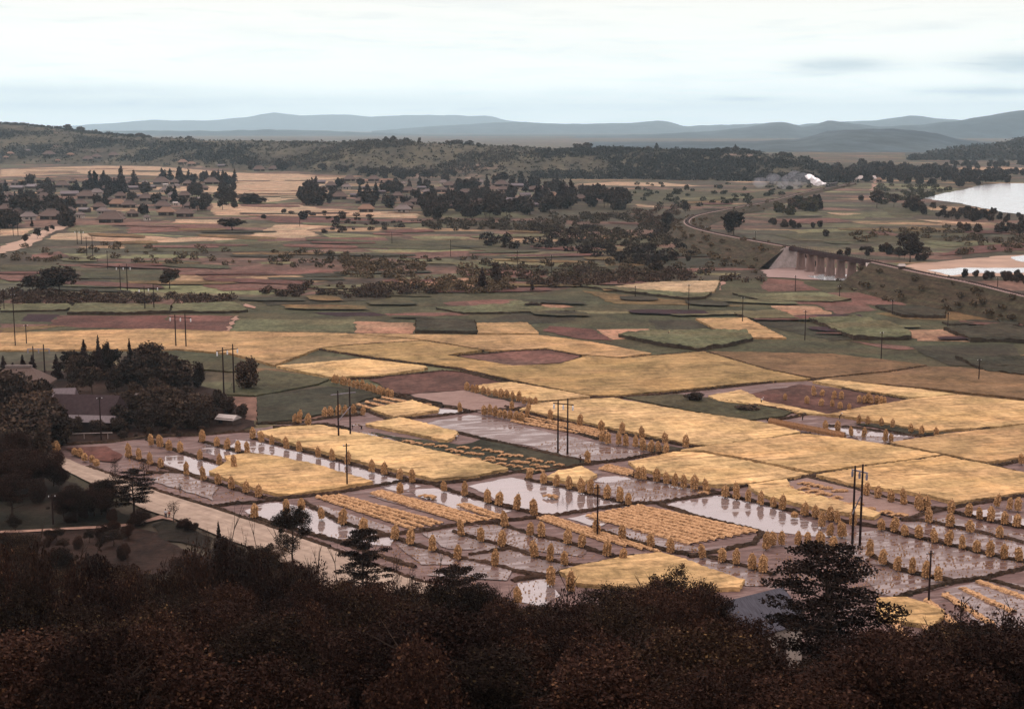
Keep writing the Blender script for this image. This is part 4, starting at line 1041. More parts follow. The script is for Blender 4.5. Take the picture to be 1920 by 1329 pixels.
def sp(x, y): return at_depth(x, y, ch.y + (1543-x)*.2)
pts = [(sp(x, y), r*1.25) for x, y, r in [(1545,345,1.2),(1541,344,1.8),(1537,342.5,2.3),(1533,341,2.6),(1529,339,2.8),(1525,337,2.5),(1521,334.5,2.2),(1518,332,1.8),(1515,330,1.2),(1532,343,2),(1539,346,1.4)]]
puff('smoke', pts, SM, 'dense white steam plume leaving the locomotive chimney', 'steam', None, 1.9)
FS = vol('thin_smoke', (.7, .75, .85), .022)
pts = [(sp(x, y), r) for x, y, r in [(1505,332,6),(1490,330,7),(1497,340,7),(1480,338,8),(1512,338,5),(1470,345,7),(1490,347,6),(1450,335,7),(1425,342,7)]]
puff('smoke', pts, FS, 'thin bluish smoke drifting away behind the steam plume', 'smoke')
# ------------------------------------------------------------------ plants
def leaf_cloud(centers, radii, n, size, flat=.0, shell=.55, droop=0., aspect=1.4, rag=.12):
    """n leaf quads spread through ellipsoids; returns (n,4,3)"""
    C_ = np.array(centers, float); Rr = np.array(radii, float)
    wgt = Rr.prod(axis=1)**(2/3); wgt /= wgt.sum()
    idx = RNG.choice(len(C_), n, p=wgt)
    u = RNG.normal(size=(n, 3)); u /= np.linalg.norm(u, axis=1)[:, None]
    r = shell + (1-shell)*RNG.random(n)**.5; r *= 1 + rag*RNG.normal(size=n)
    P = C_[idx] + u*Rr[idx]*r[:, None]
    a = RNG.normal(size=(n, 3)); a[:, 2] *= (1-flat); a /= np.linalg.norm(a, axis=1)[:, None]
    b = np.cross(a, RNG.normal(size=(n, 3))); b[:, 2] *= (1-flat); b /= np.linalg.norm(b, axis=1)[:, None]
    s = size*(.55+.9*RNG.random(n))[:, None]
    A2, B2 = a*s*aspect*.5, b*s*.5
    return np.stack([P-A2-B2*.4, P-B2*.9+A2*.2, P+A2, P+B2], axis=1)
def trunk_mb(h, r, limbs, n=7, lean=.0):
    m = MB(); t = [(0, 0, -.4)]; k = 5; rs = [r*1.25]
    for i in range(1, k+1):
        t.append((lean*h*(i/k)**2 + random.uniform(-.04, .04)*h*.5, random.uniform(-.04, .04)*h*.5, h*i/k)); rs.append(r*(1-.75*i/k))
    m.tube(t, rs, n)
    for (z, az_, l, up) in limbs:
        q = z/h*k; i = min(k-1, int(q)); p = Vector(t[i+1 if i+1 <= k else k]).lerp(Vector(t[min(k, i+1)]), 0); p = Vector(t[i]).lerp(Vector(t[i+1]), q-i)
        e = p + Vector((math.cos(az_)*l, math.sin(az_)*l, up*l)); mid = p.lerp(e, .5) + Vector((random.uniform(-.1, .1)*l, random.uniform(-.1, .1)*l, .08*l))
        m.tube([p, mid, e], [r*.42*(1-.5*z/h), r*.26, r*.08], 5)
        for s in (-1, 1):
            e2 = mid + Vector((math.cos(az_+s*.7)*l*.45, math.sin(az_+s*.7)*l*.45, (up+.3)*l*.4)); m.tube([mid, mid.lerp(e2, .5), e2], [r*.2, r*.12, r*.05], 4)
    return m
def make_tree(name, kind, h, rad, n, leaf, mat_, bark=BARK, lab='', cat='tree'):
    root = empty(name, (0, 0, -500)); tag(root, lab, cat)
    if kind == 'broad':
        th = h*.62; k = random.randint(9, 13)
        limbs = [(th*random.uniform(.35, .95), random.uniform(0, 6.28), rad*random.uniform(.6, .95), random.uniform(.25, .8)) for _ in range(8)]
        C_ = []; R_ = []
        for i in range(k):
            a = random.uniform(0, 6.28); q = rad*random.uniform(.15, .72); z = h*random.uniform(.42, .86)
            C_.append((math.cos(a)*q, math.sin(a)*q, z)); rr = rad*random.uniform(.26, .46); R_.append((rr, rr, rr*random.uniform(.6, .85)))
        C_.append((0, 0, h*.86)); R_.append((rad*.4, rad*.4, h*.14))
        for _ in range(26):
            a = random.uniform(0, 6.28); q = rad*random.uniform(.5, 1.05); zz = h*random.uniform(.5, .98); C_.append((math.cos(a)*q*(1.25-zz/h*.6), math.sin(a)*q*(1.25-zz/h*.6), zz)); rr = rad*random.uniform(.06, .15); R_.append((rr, rr, rr*.8))
        L_ = leaf_cloud(C_, R_, n, leaf, rag=.22)
    elif kind == 'dense':          # round full crown down to the ground
        th = h*.6; limbs = [(th*random.uniform(.3, .9), random.uniform(0, 6.28), rad*.7, .4) for _ in range(5)]
        C_ = []; R_ = []
        for i in range(14):
            a = random.uniform(0, 6.28); z = h*random.uniform(.2, .8); q = rad*random.uniform(.2, .62)*(1.1-abs(z/h-.45))
            C_.append((math.cos(a)*q, math.sin(a)*q, z)); rr = rad*random.uniform(.3, .48); R_.append((rr, rr, rr))
        L_ = leaf_cloud(C_, R_, n, leaf)
    elif kind == 'conifer':
        th = h*.95; limbs = [(th*random.uniform(.15, .9), random.uniform(0, 6.28), 0, 0) for _ in range(0)]
        C_ = []; R_ = []
        for i in range(22):
            t = i/21; z = h*(.12+.84*t); rr = rad*(1-t)**.8*random.uniform(.75, 1.1)+.12
            for _ in range(3):
                a = random.uniform(0, 6.28); C_.append((math.cos(a)*rr*.55, math.sin(a)*rr*.55, z)); R_.append((rr*.55, rr*.55, h*.035+.1))
        L_ = leaf_cloud(C_, R_, n, leaf, droop=.3)
    elif kind == 'pine':           # flat spreading pads on long limbs
        th = h*.93; limbs = []; C_ = []; R_ = []
        tiers = 8
        for i in range(tiers):
            z = h*(.36+.61*i/(tiers-1)); rt = rad*(.85, 1., 1.05, 1.05, 1., .9, .72, .45)[i]; nl = 4; a0 = random.uniform(0, 6.28)
            for q_ in range(nl):
                a = a0 + q_*6.283/nl + random.uniform(-.3, .3); l = rt*random.uniform(.62, 1.08); limbs.append((min(th*.98, z*.97), a, l*.95, .06))
                for q in (.5, .88):
                    C_.append((math.cos(a+random.uniform(-.2, .2))*l*q, math.sin(a+random.uniform(-.2, .2))*l*q, z+.02*h*q+random.uniform(-.012, .012)*h)); rr = rad*random.uniform(.13, .22); R_.append((rr*1.5, rr*1.5, rr*.22))
        L_ = leaf_cloud(C_, R_, n, leaf, flat=.2, shell=.3)
    elif kind == 'bare':
        th = h; limbs = [(th*random.uniform(.25, .9), random.uniform(0, 6.28), rad*random.uniform(.5, 1.), random.uniform(.6, 1.3)) for _ in range(9)]
        L_ = leaf_cloud([(0, 0, h*.7)], [(rad*.8, rad*.8, h*.28)], n, leaf, shell=.2)
    tm = trunk_mb(th, max(.09, h*.022), limbs)
    tm.build('trunk', bark, root)
    link('crown', quads_mesh('crown', L_), mat_, root)
    root['_h'] = h; root['_r'] = rad
    return root
K = {}
def kinds(key, cnt, *a, **k): K[key] = [make_tree(*a, **k) for _ in range(cnt)]
# big close trees (metres, small leaves)
kinds('fg_broad', 4, 'broadleaf_tree', 'broad', 10, 4.2, 24000, .115, LEAF_FG)
kinds('fg_broad2', 3, 'broadleaf_tree', 'broad', 10, 3.6, 22000, .11, LEAF_FG2)
kinds('fg_dense', 2, 'broadleaf_tree', 'dense', 8, 3.6, 22000, .115, LEAF_FG)
kinds('fg_pine', 2, 'pine_tree', 'pine', 14, 5.2, 17000, .17, NEEDLE)
kinds('fg_conifer', 2, 'conifer_tree', 'conifer', 9, 2.4, 7000, .2, NEEDLE)
kinds('fg_bare', 3, 'bare_tree', 'bare', 7, 2.2, 520, .16, LEAF_FG)
kinds('fg_wispy', 4, 'wispy_tree', 'bare', 8, 3.0, 2600, .16, LEAF_FG)
kinds('mid_broad', 4, 'broadleaf_tree', 'broad', 9, 4.0, 3000, .42, LEAF_MID)
kinds('mid_dense', 3, 'broadleaf_tree', 'dense', 8, 3.8, 3000, .42, LEAF_MID)
kinds('mid_conifer', 3, 'conifer_tree', 'conifer', 11, 2.2, 2200, .38, CONIF)
kinds('far_broad', 4, 'broadleaf_tree', 'broad', 10, 5.0, 700, 1.1, LEAF_MID)
kinds('far_dense', 4, 'broadleaf_tree', 'dense', 9, 4.6, 700, 1.1, LEAF_MID)
kinds('far_conifer', 3, 'conifer_tree', 'conifer', 14, 2.6, 500, .9, CONIF)
kinds('far_green', 3, 'broadleaf_tree', 'dense', 7, 4.2, 600, 1.0, LEAF_GRN)
USED = set(); MASS = []; MASST = []
def local_verts(o, n4=False):
    me = o.data; v = np.empty(len(me.vertices)*3, np.float32); me.vertices.foreach_get('co', v); return v.reshape(-1, 3)
def mass_tree(src, p, rz, sx, sz):
    c, s = math.cos(rz), math.sin(rz); cr = [k for k in src.children if k.name.startswith('crown')][0]
    v = local_verts(cr); v = np.stack([(v[:, 0]*c - v[:, 1]*s)*sx + p.x, (v[:, 0]*s + v[:, 1]*c)*sx + p.y, v[:, 2]*sz + p.z], 1)
    MASS.append(v.reshape(-1, 4, 3))
    h = src['_h']*sz*.6; r = .25; q = []
    for i in range(4):
        a, b = i*math.pi/2, (i+1)*math.pi/2
        q.append([(p.x+r*math.cos(a), p.y+r*math.sin(a), p.z-.3), (p.x+r*math.cos(b), p.y+r*math.sin(b), p.z-.3), (p.x+r*math.cos(b)*.4, p.y+r*math.sin(b)*.4, p.z+h), (p.x+r*math.cos(a)*.4, p.y+r*math.sin(a)*.4, p.z+h)])
    MASST.append(np.array(q))
def plant(key, x, y, hpx=None, wpx=None, label=None, group=None, name=None, z=0., hm=None, wm=None, loc=None, mass=False):
    """put a tree of kind key with its foot at photo pixel x, y; size in photo pixels or metres"""
    src = random.choice(K[key]); p = loc if loc is not None else gp(x, y, z); s = pxm(p)
    hh = hm or hpx/s; ww = wm or (wpx/s if wpx else hh*2*src['_r']/src['_h'])
    sz = hh/src['_h']; sx = ww/(2*src['_r'])
    sz *= 1.0
    if mass: mass_tree(src, p, random.uniform(0, 6.28), sx, sz); return None
    if src.name not in USED: USED.add(src.name)
    c = copy_thing(src, p, random.uniform(0, 6.28), (sx, sx*random.uniform(.9, 1.1), sz), label, group)
    if name: c.name = name
    return c

# ---- individual trees of the plain
for key, x, y, hp, wp_, lab in [
 ('mid_conifer', 904, 545, 44, 22, 'dark narrow tree standing left beside the slender forked tree in mid plain'),
 ('mid_broad', 929, 545, 54, 24, 'slender tall tree with an open crown in the middle of the plain'),
 ('mid_conifer', 998, 546, 22, 10, 'small dark pointed shrub tree east of the slender pair'),
 ('mid_broad', 112, 560, 60, 85, 'broad round tree standing alone above the brown scrub bank'),
 ('mid_broad', 62, 548, 32, 50, 'low bushy tree joined to the broad round tree'),
 ('mid_broad', 318, 541, 36, 40, 'small open crowned tree near the three pale insulators'),
 ('mid_dense', 465, 730, 63, 54, 'dense rounded dark tree beside the tall twin poles and bean plot'),
 ('mid_dense', 335, 735, 70, 90, 'wide dark tree on the green bank beside the farm'),
 ('far_broad', 1376, 441, 44, 46, 'large dark tree inside the bend of the railway'),
 ('far_dense', 1366, 436, 28, 24, 'small dark tree leaning on the large tree inside the railway bend'),
 ('mid_broad', 1706, 492, 54, 52, 'big spreading tree standing behind the railway past the bridge'),
 ('far_broad', 1644, 390, 32, 28, 'dark rounded tree at the end of the pale lane'),
 ('far_broad', 1676, 388, 24, 22, 'open crowned tree next to the dark rounded tree by the lane'),
 ('far_dense', 1712, 394, 28, 40, 'broad dark tree at the inner tip of the river scrub'),
 ('far_dense', 1614, 377, 12, 12, 'tiny dark tree alone on the strip fields past the bend'),
 ('far_dense', 1550, 444, 14, 18, 'small round tree alone on the green field behind the bridge'),
 ('far_conifer', 328, 383, 38, 16, 'tall pointed cedar rising above the thatched roofs'),
 ('far_dense', 567, 412, 18, 24, 'round bush at the edge of the pale stubble field'),
 ('far_dense', 494, 410, 8, 12, 'tiny dark bush left at the stubble field edge'),
 ('far_dense', 644, 411, 10, 12, 'small round bush east on the stubble field edge'),
 ('far_dense', 630, 412, 8, 12, 'smaller twin of the round bush on the stubble field edge'),
 ('far_dense', 470, 382, 20, 64, 'wide low dark thicket beside the golden terraces'),
 ('mid_dense', 1302, 753, 20, 44, 'brown bushy clump at the tip of the green bean plot'),
 ('far_dense', 1404, 770, 12, 50, 'low dark bush lying across the green bean plot'),
 ('mid_dense', 1000, 575, 8, 44, 'low dark shrub row on the red soil patch'),
 ('far_broad', 435, 432, 22, 55, 'spreading low tree behind the striped red field'),
 ('far_broad', 1250, 430, 30, 26, 'dark upright tree in the scrub before the railway bend'),
 ('far_broad', 1285, 400, 22, 14, 'small dark tree where the scrub meets the railway bend'),
 ('far_dense', 1232, 510, 22, 26, 'round dark bush before the dark crop strip'),
 ('far_dense', 1290, 490, 12, 12, 'small brown bush on the slope below the railway bend'),
 ('far_conifer', 60, 426, 14, 8, 'first small tree beside the pale lane'),
 ('far_broad', 48, 458, 18, 14, 'young tree overhanging the pale lane bend'),
 ('far_broad', 70, 448, 20, 16, 'dark roadside tree halfway up the pale lane'),
 ('far_broad', 88, 438, 14, 10, 'small roadside tree third up the pale lane'),
 ('far_broad', 98, 434, 12, 9, 'last small roadside tree before the village lane end'),
]: plant(key, x, y, hp, wp_, lab)

# ---- trees of the villages, far treelines and hill skyline
def belt(poly, n, keys, hpx, group, label, wf=(.8, 1.3), z=0., mass=False, name=None):
    xs = [p[0] for p in poly]; ys = [p[1] for p in poly]; P = []
    while len(P) < n:
        x, y = random.uniform(min(xs), max(xs)), random.uniform(min(ys), max(ys))
        if inpoly(poly, x, y) and not any(abs(x-a) < w_ and -1 < y-b < h_ for a, b, w_, h_ in CLEAR): P.append((x, y))
    P.sort(); nt = 0; ks = [random.choice(keys) for _ in P]; tot_ = sum(1 for k in ks if not (mass and 'conifer' not in k))
    for (x, y), k in zip(P, ks):
        hp = random.uniform(*hpx)*(1.35 if 'conifer' in k else 1.)
        ms = mass and 'conifer' not in k
        lab = label if 'conifer' not in k or 'cedar' in label else label.replace('tree', 'cedar').replace('leafy ', 'pointed ').replace('round ', 'pointed ')
        if not ms and tot_ <= 48:
            lab = f'{ORD[nt]} from left, {lab}'; nt += 1
        if mass and 'conifer' in k: g2 = group.replace('trees', 'cedars')
        else: g2 = group
        plant(k, x, y, hp, hp*random.uniform(*wf)*(.45 if 'conifer' in k else 1.), lab, g2, mass=ms, name=name)
# houses: x, foot row, width px, kind, side-on angle
HOUSES = [
 (205,418,54,'thatch',.1),(93,412,46,'thatch',-.2),(52,413,32,'grey',.5),(218,388,34,'new',.0),(240,390,30,'thatch',.3),(150,388,28,'thatch',.1),(160,373,38,'thatch',-.1),
 (128,368,40,'tin',.2),(310,404,36,'new',.1),(345,407,36,'thatch',-.2),(303,392,34,'thatch',.2),(330,386,16,'pale',.1),(30,356,30,'tin',.1),(60,354,34,'tin',-.1),(262,372,18,'tin',.3),
 (130,380,14,'pale',.4),(275,414,14,'grey',.7),(180,366,26,'grey',.0),(300,346,36,'thatch',.1),(327,346,20,'thatch',-.3),(395,346,32,'thatch',.2),(310,350,12,'pale',0.),
 (686,398,34,'new',.1),(755,399,34,'grey',-.1),(636,374,34,'thatch',.1),(663,370,18,'tin',.2),(765,362,26,'thatch',.0),(790,356,20,'tin',.2),(815,378,16,'new',-.5),(715,364,18,'tin',.3),
 (745,372,24,'thatch',.1),(842,352,26,'thatch',-.2),(832,347,20,'grey',.1),(900,346,20,'grey',.1),(940,350,28,'thatch',.2),(1036,380,14,'pale',.1),(1036,372,26,'new',.0),(985,370,26,'tin',.2),
 (970,352,30,'tin',.0),(1088,378,28,'thatch',.1),(700,340,26,'thatch',.0),(655,340,26,'thatch',.1),(600,345,24,'tin',.0),(580,320,36,'tin',.1),(10,398,34,'thatch',.1),(272,377,30,'thatch',.2),(192,402,26,'grey',-.2),(115,352,30,'thatch',.1),(80,375,30,'thatch',.3),(355,392,26,'thatch',.1),(250,356,26,'tin',.1),(215,345,24,'thatch',-.1),(620,352,24,'thatch',.1),(675,382,22,'thatch',.2),(870,366,24,'thatch',.1),(905,362,18,'tin',.2),(1000,360,22,'thatch',.1),(1060,356,20,'thatch',-.1),(485,321,26,'thatch',.2),(512,320,22,'thatch',.0)]
random.seed(61)
VP = [(0,345),(120,342),(260,345),(380,348),(395,395),(330,412),(150,414),(0,425)]
HP = [(600,348),(700,342),(1060,350),(1080,372),(1000,392),(860,396),(690,392),(600,380)]
for poly_, n_ in ((VP, 34), (HP, 16)):
    k_ = 0; g_ = 0
    while k_ < n_ and g_ < 4000:
        g_ += 1; x = random.uniform(0, 1100); y = random.uniform(342, 424)
        if inpoly(poly_, x, y) and all(abs(x-h[0]) > (h[2]+20)*.5 or abs(y-h[1]) > 7 for h in HOUSES):
            HOUSES.append((x, y, random.uniform(17, 30)*(.72+(y-342)/200), random.choice(['thatch', 'thatch', 'thatch', 'tin', 'grey']), random.uniform(-.5, .5))); k_ += 1
HILLH = [(103,291,26,'thatch'),(32,290,16,'new'),(26,297,12,'new'),(60,284,14,'tin'),(145,292,16,'new'),(122,303,12,'new'),(175,300,24,'thatch'),(195,296,22,'thatch'),(222,293,24,'thatch'),(348,306,22,'new'),(367,309,18,'new'),(386,315,16,'pale'),(72,312,20,'tin'),(420,312,18,'tin')]
CLEAR = [(x, y, w_*.5, w_*.62) for x, y, w_, *_ in HOUSES]
V1 = 'trees of the village under the long hill'
belt([(0,355),(60,345),(160,348),(230,345),(330,352),(440,345),(440,362),(370,372),(390,400),(300,412),(230,414),(140,422),(0,432)], 100, ['far_broad', 'far_dense', 'far_dense', 'far_conifer', 'far_green'], (12, 22), V1, 'dark leafy tree among the thatched village houses', mass=True)
belt([(0,395),(130,398),(135,425),(0,432)], 26, ['far_broad', 'far_dense'], (24, 36), 'trees at the village end of the pale lane', 'tall dark tree at the village end of the pale lane', mass=True)
belt([(170,352),(260,350),(265,366),(170,366)], 18, ['far_conifer'], (22, 32), 'cedars at the back of the village', 'pointed dark cedar in the grove at the back of the village', mass=True)
belt([(300,340),(440,335),(440,348),(300,350)], 22, ['far_conifer', 'far_dense'], (14, 22), 'trees behind the back row of thatched roofs', 'dark tree behind the back row of thatched roofs', mass=True)
belt([(365,372),(440,365),(440,392),(370,400)], 14, ['far_dense', 'far_broad'], (16, 24), 'thicket at the village edge by the terraces', 'dark round tree at the village edge by the terraces', mass=True)
V2 = 'trees of the hamlet grove'
belt([(565,372),(600,350),(700,350),(840,345),(1000,350),(1110,365),(1100,388),(1000,400),(860,410),(790,404),(700,388),(565,386)], 130, ['far_broad', 'far_dense', 'far_dense', 'far_conifer'], (14, 25), V2, 'dark leafy tree among the roofs of the hamlet grove', mass=True)
belt([(790,395),(850,388),(1060,385),(1080,396),(950,408),(800,412)], 50, ['far_dense', 'far_broad'], (22, 32), 'front trees of the hamlet grove', 'dark round tree along the front edge of the hamlet grove', mass=True)
belt([(560,362),(600,358),(600,386),(560,385)], 14, ['far_conifer', 'far_dense'], (22, 32), 'trees at the pointed end of the hamlet grove', 'dark tree at the pointed end of the hamlet grove beside the terraces', mass=True)
belt([(950,375),(1075,375),(1075,392),(950,392)], 16, ['far_conifer'], (26, 36), 'cedars in the hamlet grove', 'tall dark cedar rising from the hamlet grove')
belt([(1095,378),(1185,380),(1180,394),(1095,394)], 18, ['far_broad', 'far_dense'], (24, 34), 'trees at the plain end of the hamlet grove', 'dark tree in the detached clump at the end of the hamlet grove', mass=True)
belt([(440,318),(560,322),(700,335),(860,342),(860,336),(700,328),(560,314),(440,308)], 60, ['far_broad', 'far_dense'], (12, 20), 'trees along the foot of the hill', 'small dark tree along the foot of the long hill', mass=True)
belt([(1540,331),(1640,326),(1760,330),(1925,326),(1925,340),(1800,352),(1700,350),(1640,342),(1560,344)], 110, ['far_dense', 'far_broad'], (12, 20), 'trees of the riverside wood', 'dark tree in the riverside wood below the blue mountains', mass=True)
belt([(1720,316),(1925,302),(1925,313),(1760,324)], 60, ['far_dense', 'far_broad'], (7, 12), 'trees below the wooded hill', 'bluish dark tree below the wooded hill beyond the river', mass=True)
belt([(1545,322),(1620,318),(1700,322),(1800,326),(1720,335),(1560,335)], 50, ['far_dense'], (14, 22), 'trees where the hill ends at the railway', 'dark tree where the long hill ends at the railway', mass=True)
belt([(1700,392),(1790,398),(1925,412),(1925,422),(1850,418),(1730,409)], 45, ['far_dense', 'far_broad'], (10, 18), 'scrub trees on the river bank', 'dark scrubby tree on the near bank of the wide river', name='shrub')
belt([(1455,392),(1530,378),(1545,388),(1530,400),(1460,406)], 26, ['far_dense', 'far_green'], (12, 20), 'thicket between railway and strip fields', 'bushy tree in the thicket between railway and strip fields', name='shrub')
belt([(1440,418),(1545,420),(1545,430),(1440,428)], 14, ['far_dense'], (8, 14), 'bushes on the field line inside the railway bend', 'dark bush on the field line inside the railway bend', name='shrub')
belt([(1800,428),(1925,428),(1925,440),(1800,436)], 18, ['far_dense'], (12, 20), 'bushes between strip fields and river scrub', 'dark bush between the strip fields and the river scrub', name='shrub')
belt([(1560,480),(1740,490),(1740,478),(1600,466)], 20, ['far_dense', 'mid_broad'], (10, 18), 'bushes behind the railway bridge', 'dark bush behind the railway bridge', name='shrub')
belt([(1800,522),(1925,535),(1925,520),(1820,516)], 16, ['mid_dense'], (12, 18), 'bushes between railway and sandbank', 'dark bush between the railway and the sandbank', name='shrub')

tag(link('distant_trees', quads_mesh('distant_trees', np.concatenate(MASS)), LEAF_MID), 'many dark broadleaf trees of villages and far woods', 'trees', kind='stuff')
tag(link('distant_trunks', quads_mesh('distant_trunks', np.concatenate(MASST)), BARK), 'trunks of the many far trees', 'trunks', kind='stuff')
# ---- scattered scrub that nobody could count: leaf clumps on the ground and on the hill
def scrub(name, poly, n, r, leaves, size, m, label, zfun=None, seed=0):
    xs = [p[0] for p in poly]; ys = [p[1] for p in poly]; C_ = []; R_ = []
    while len(C_) < n:
        x, y = random.uniform(min(xs), max(xs)), random.uniform(min(ys), max(ys))
        if not inpoly(poly, x, y): continue
        p = gp(x, y)
        if mnoise.noise(Vector((p.x*.02, p.y*.012, 2.))) < random.uniform(-.5, .25): continue
        rr = random.uniform(*r); C_.append((p.x, p.y, rr*.55)); R_.append((rr*1.25, rr, rr*.75))
    Q = leaf_cloud(C_, R_, leaves, size, shell=.5); Q[:, :, 2] = np.maximum(Q[:, :, 2], .02)
    return tag(link(name, quads_mesh(name, Q), m), label, 'shrubs', kind='stuff')
scrub('scrubland', [(780,415),(960,408),(1200,400),(1290,430),(1300,470),(1100,470),(1000,440),(800,430)], 285, (1.5, 3.2), 17280, 1.0, LEAF_SHRUB, 'green brown scrub on the plain before the hamlet grove')
scrub('scrubland', [(900,430),(1240,420),(1300,480),(1220,500),(1000,470),(900,460)], 156, (1.2, 3.0), 10080, .95, LEAF_MID, 'dark scrub patches on the middle plain')
scrub('scrubland', [(640,490),(900,505),(1000,540),(900,552),(760,545),(640,530)], 176, (1.0, 2.4), 12960, .7, LEAF_SHRUB, 'brown scrub around the slender pair of trees')
scrub('scrubland', [(480,470),(900,485),(1420,500),(1420,530),(1050,530),(800,510),(500,500)], 163, (1.0, 2.4), 10080, .75, LEAF_SHRUB, 'scattered bushes across the middle plain')
scrub('scrubland', [(960,520),(1100,505),(1440,515),(1430,530),(1220,532),(1000,543)], 163, (1.2, 2.3), 14400, .6, LEAF_MID, 'dark scrub line behind the golden middle field')
scrub('scrubland', [(-20,545),(110,545),(200,555),(440,560),(440,570),(200,574),(-20,572)], 204, (1.0, 2.0), 17280, .5, LEAF_MID, 'dark hedge of scrub along the crop edge')
scrub('scrubland', [(480,545),(640,530),(900,545),(700,560),(500,556)], 115, (.9, 2.0), 10080, .55, LEAF_MID, 'brown scrub bank crossing the middle plain')
scrub('scrubland', [(0,460),(200,455),(480,470),(480,500),(200,496),(0,490)], 61, (.9, 2.2), 3600, .7, LEAF_SHRUB, 'scattered bushes beside the village lane')
scrub('scrubland', [(1190,395),(1300,385),(1290,440),(1200,430)], 61, (1.5, 3.), 4680, .9, LEAF_MID, 'dark scrub by the railway bend')
scrub('scrubland', [(1190,345),(1540,345),(1440,380),(1300,392),(1190,385)], 74, (1.5, 3.), 5040, 1.1, LEAF_GRN, 'field hedges below the end of the hill')
scrub('scrubland', [(1640,345),(1800,352),(1740,372),(1640,385)], 74, (1.5, 3.5), 5760, 1.1, LEAF_GRN, 'low scrub on the spit beside the wide river')
scrub('scrubland', [(1620,425),(1925,430),(1925,478),(1700,480),(1560,465)], 88, (1.2, 2.6), 6480, .8, LEAF_SHRUB, 'scattered bushes between bridge and river')
scrub('scrubland', [(1300,440),(1430,470),(1430,500),(1250,480)], 40, (1., 2.2), 3240, .7, LEAF_SHRUB, 'brown bushes on the slope below the bend')
scrub('scrubland', [(500,395),(640,402),(800,415),(800,430),(600,438),(620,420)], 47, (1., 2.2), 3240, .8, LEAF_MID, 'hedge bushes between the stubble fields')
scrub('scrubland', [(1640,535),(1925,560),(1925,600),(1760,575)], 34, (.8, 1.6), 3240, .5, LEAF_MID, 'bushes on the railway slope')

for C1, R1, l1, n1 in BB: tag(link('bank_bushes', quads_mesh('bank_bushes', leaf_cloud(C1, R1, n1, .55, shell=.5)), LEAF_SHRUB), l1, 'bushes', kind='stuff')
def hill_scrub(surf, x0, x1, t0, t1, n, leaves, size, m, label, r=(3, 6), thr=-.1, sc=.006):
    xs, V, rows = HSURF[surf]; C_ = []; R_ = []; g_ = 0
    while len(C_) < n and g_ < 60000:
        g_ += 1; x = random.uniform(x0, x1); t = random.uniform(t0, t1)
        i = int(np.clip((x-xs[0])/(xs[1]-xs[0]), 0, len(xs)-2)); r0 = t*(rows-1); j = min(rows-2, int(r0)); p = V[i, j]*(1-(r0-j)) + V[i, j+1]*(r0-j)
        q = V[i+1, j]*(1-(r0-j)) + V[i+1, j+1]*(r0-j); p = p + (q-p)*random.random()
        if mnoise.noise(Vector((p[0]*sc, p[1]*sc, 8.))) < thr + random.uniform(-.1, .1): continue
        rr = random.uniform(*r); C_.append((p[0], p[1], p[2]+rr*.35)); R_.append((rr*1.3, rr, rr*.8))
    return tag(link('hill_woods', quads_mesh('hill_woods', leaf_cloud(C_, R_, leaves, size, shell=.5)), m), label, 'woods', kind='stuff')
hill_scrub('hill', -250, 480, .10, .62, 1000, 26000, 2.4, LEAF_HILL_D, 'dark woods on the slope above the village', (4, 8), -.08)
hill_scrub('hill', -500, 1600, .02, .98, 4600, 46000, 1.7, LEAF_HILL, 'fine scrub covering the slope of the long hill', (1.2, 2.8), -.5)
hill_scrub('hill', 1000, 1590, .03, .82, 1500, 34000, 2.2, LEAF_HILL_D, 'dark woods on the steep end of the long hill', (2.5, 5), -.12)
hill_scrub('hill', 480, 1010, .1, .95, 600, 12000, 2.0, LEAF_HILL_D, 'darker bushes on the middle slope of the hill', (3, 5), .15)
hill_scrub('hill', -250, 260, .93, 1., 260, 8000, 2.4, LEAF_HILL_D, 'dark fringe of trees on the high crest', (3, 5), -.6)
hill_scrub('wooded_hill', 1700, 2200, .02, .98, 1300, 22000, 4., LEAF_HILL_D, 'woods covering the hill beyond the river', (6, 11), -.5)
def on_crest(x, key, hp, wp_, lab, grp=None, drop=.6):
    p = at_depth(x, interp(ridge_top, x) + drop, gp(x, interp(ridge_base, x)).y + 515)
    plant(key, 0, 0, hp, wp_, lab, grp, loc=p)
for i_, (x, hp, wp_) in enumerate([(125,8,22),(150,8,18),(178,6,12),(262,7,26),(278,5,16),(354,5,14),(690,4,12),(725,8,14),(738,9,16),(762,7,16),(786,8,8),(846,6,26),(862,7,20),(880,7,22),(898,5,14),(964,4,10),(1085,8,24),(1100,9,28),(1160,4,8),(1215,5,12),(1345,6,18),(1360,7,22),(1376,8,24),(1395,7,24),(1410,6,18),(1422,6,12),(1466,7,22),(1480,6,18)]):
    on_crest(x, 'far_dense', hp*1.5, wp_, ORD[i_] + ' from left of the small dark trees on the skyline of the long hill', 'trees on the skyline of the long hill', 3)
on_crest(1231, 'far_conifer', 13, 10, 'pointed cedar alone on the hill skyline', None, 2)
on_crest(1379, 'far_conifer', 17, 11, 'pointed cedar above the wooded knoll on the skyline', None, 3)

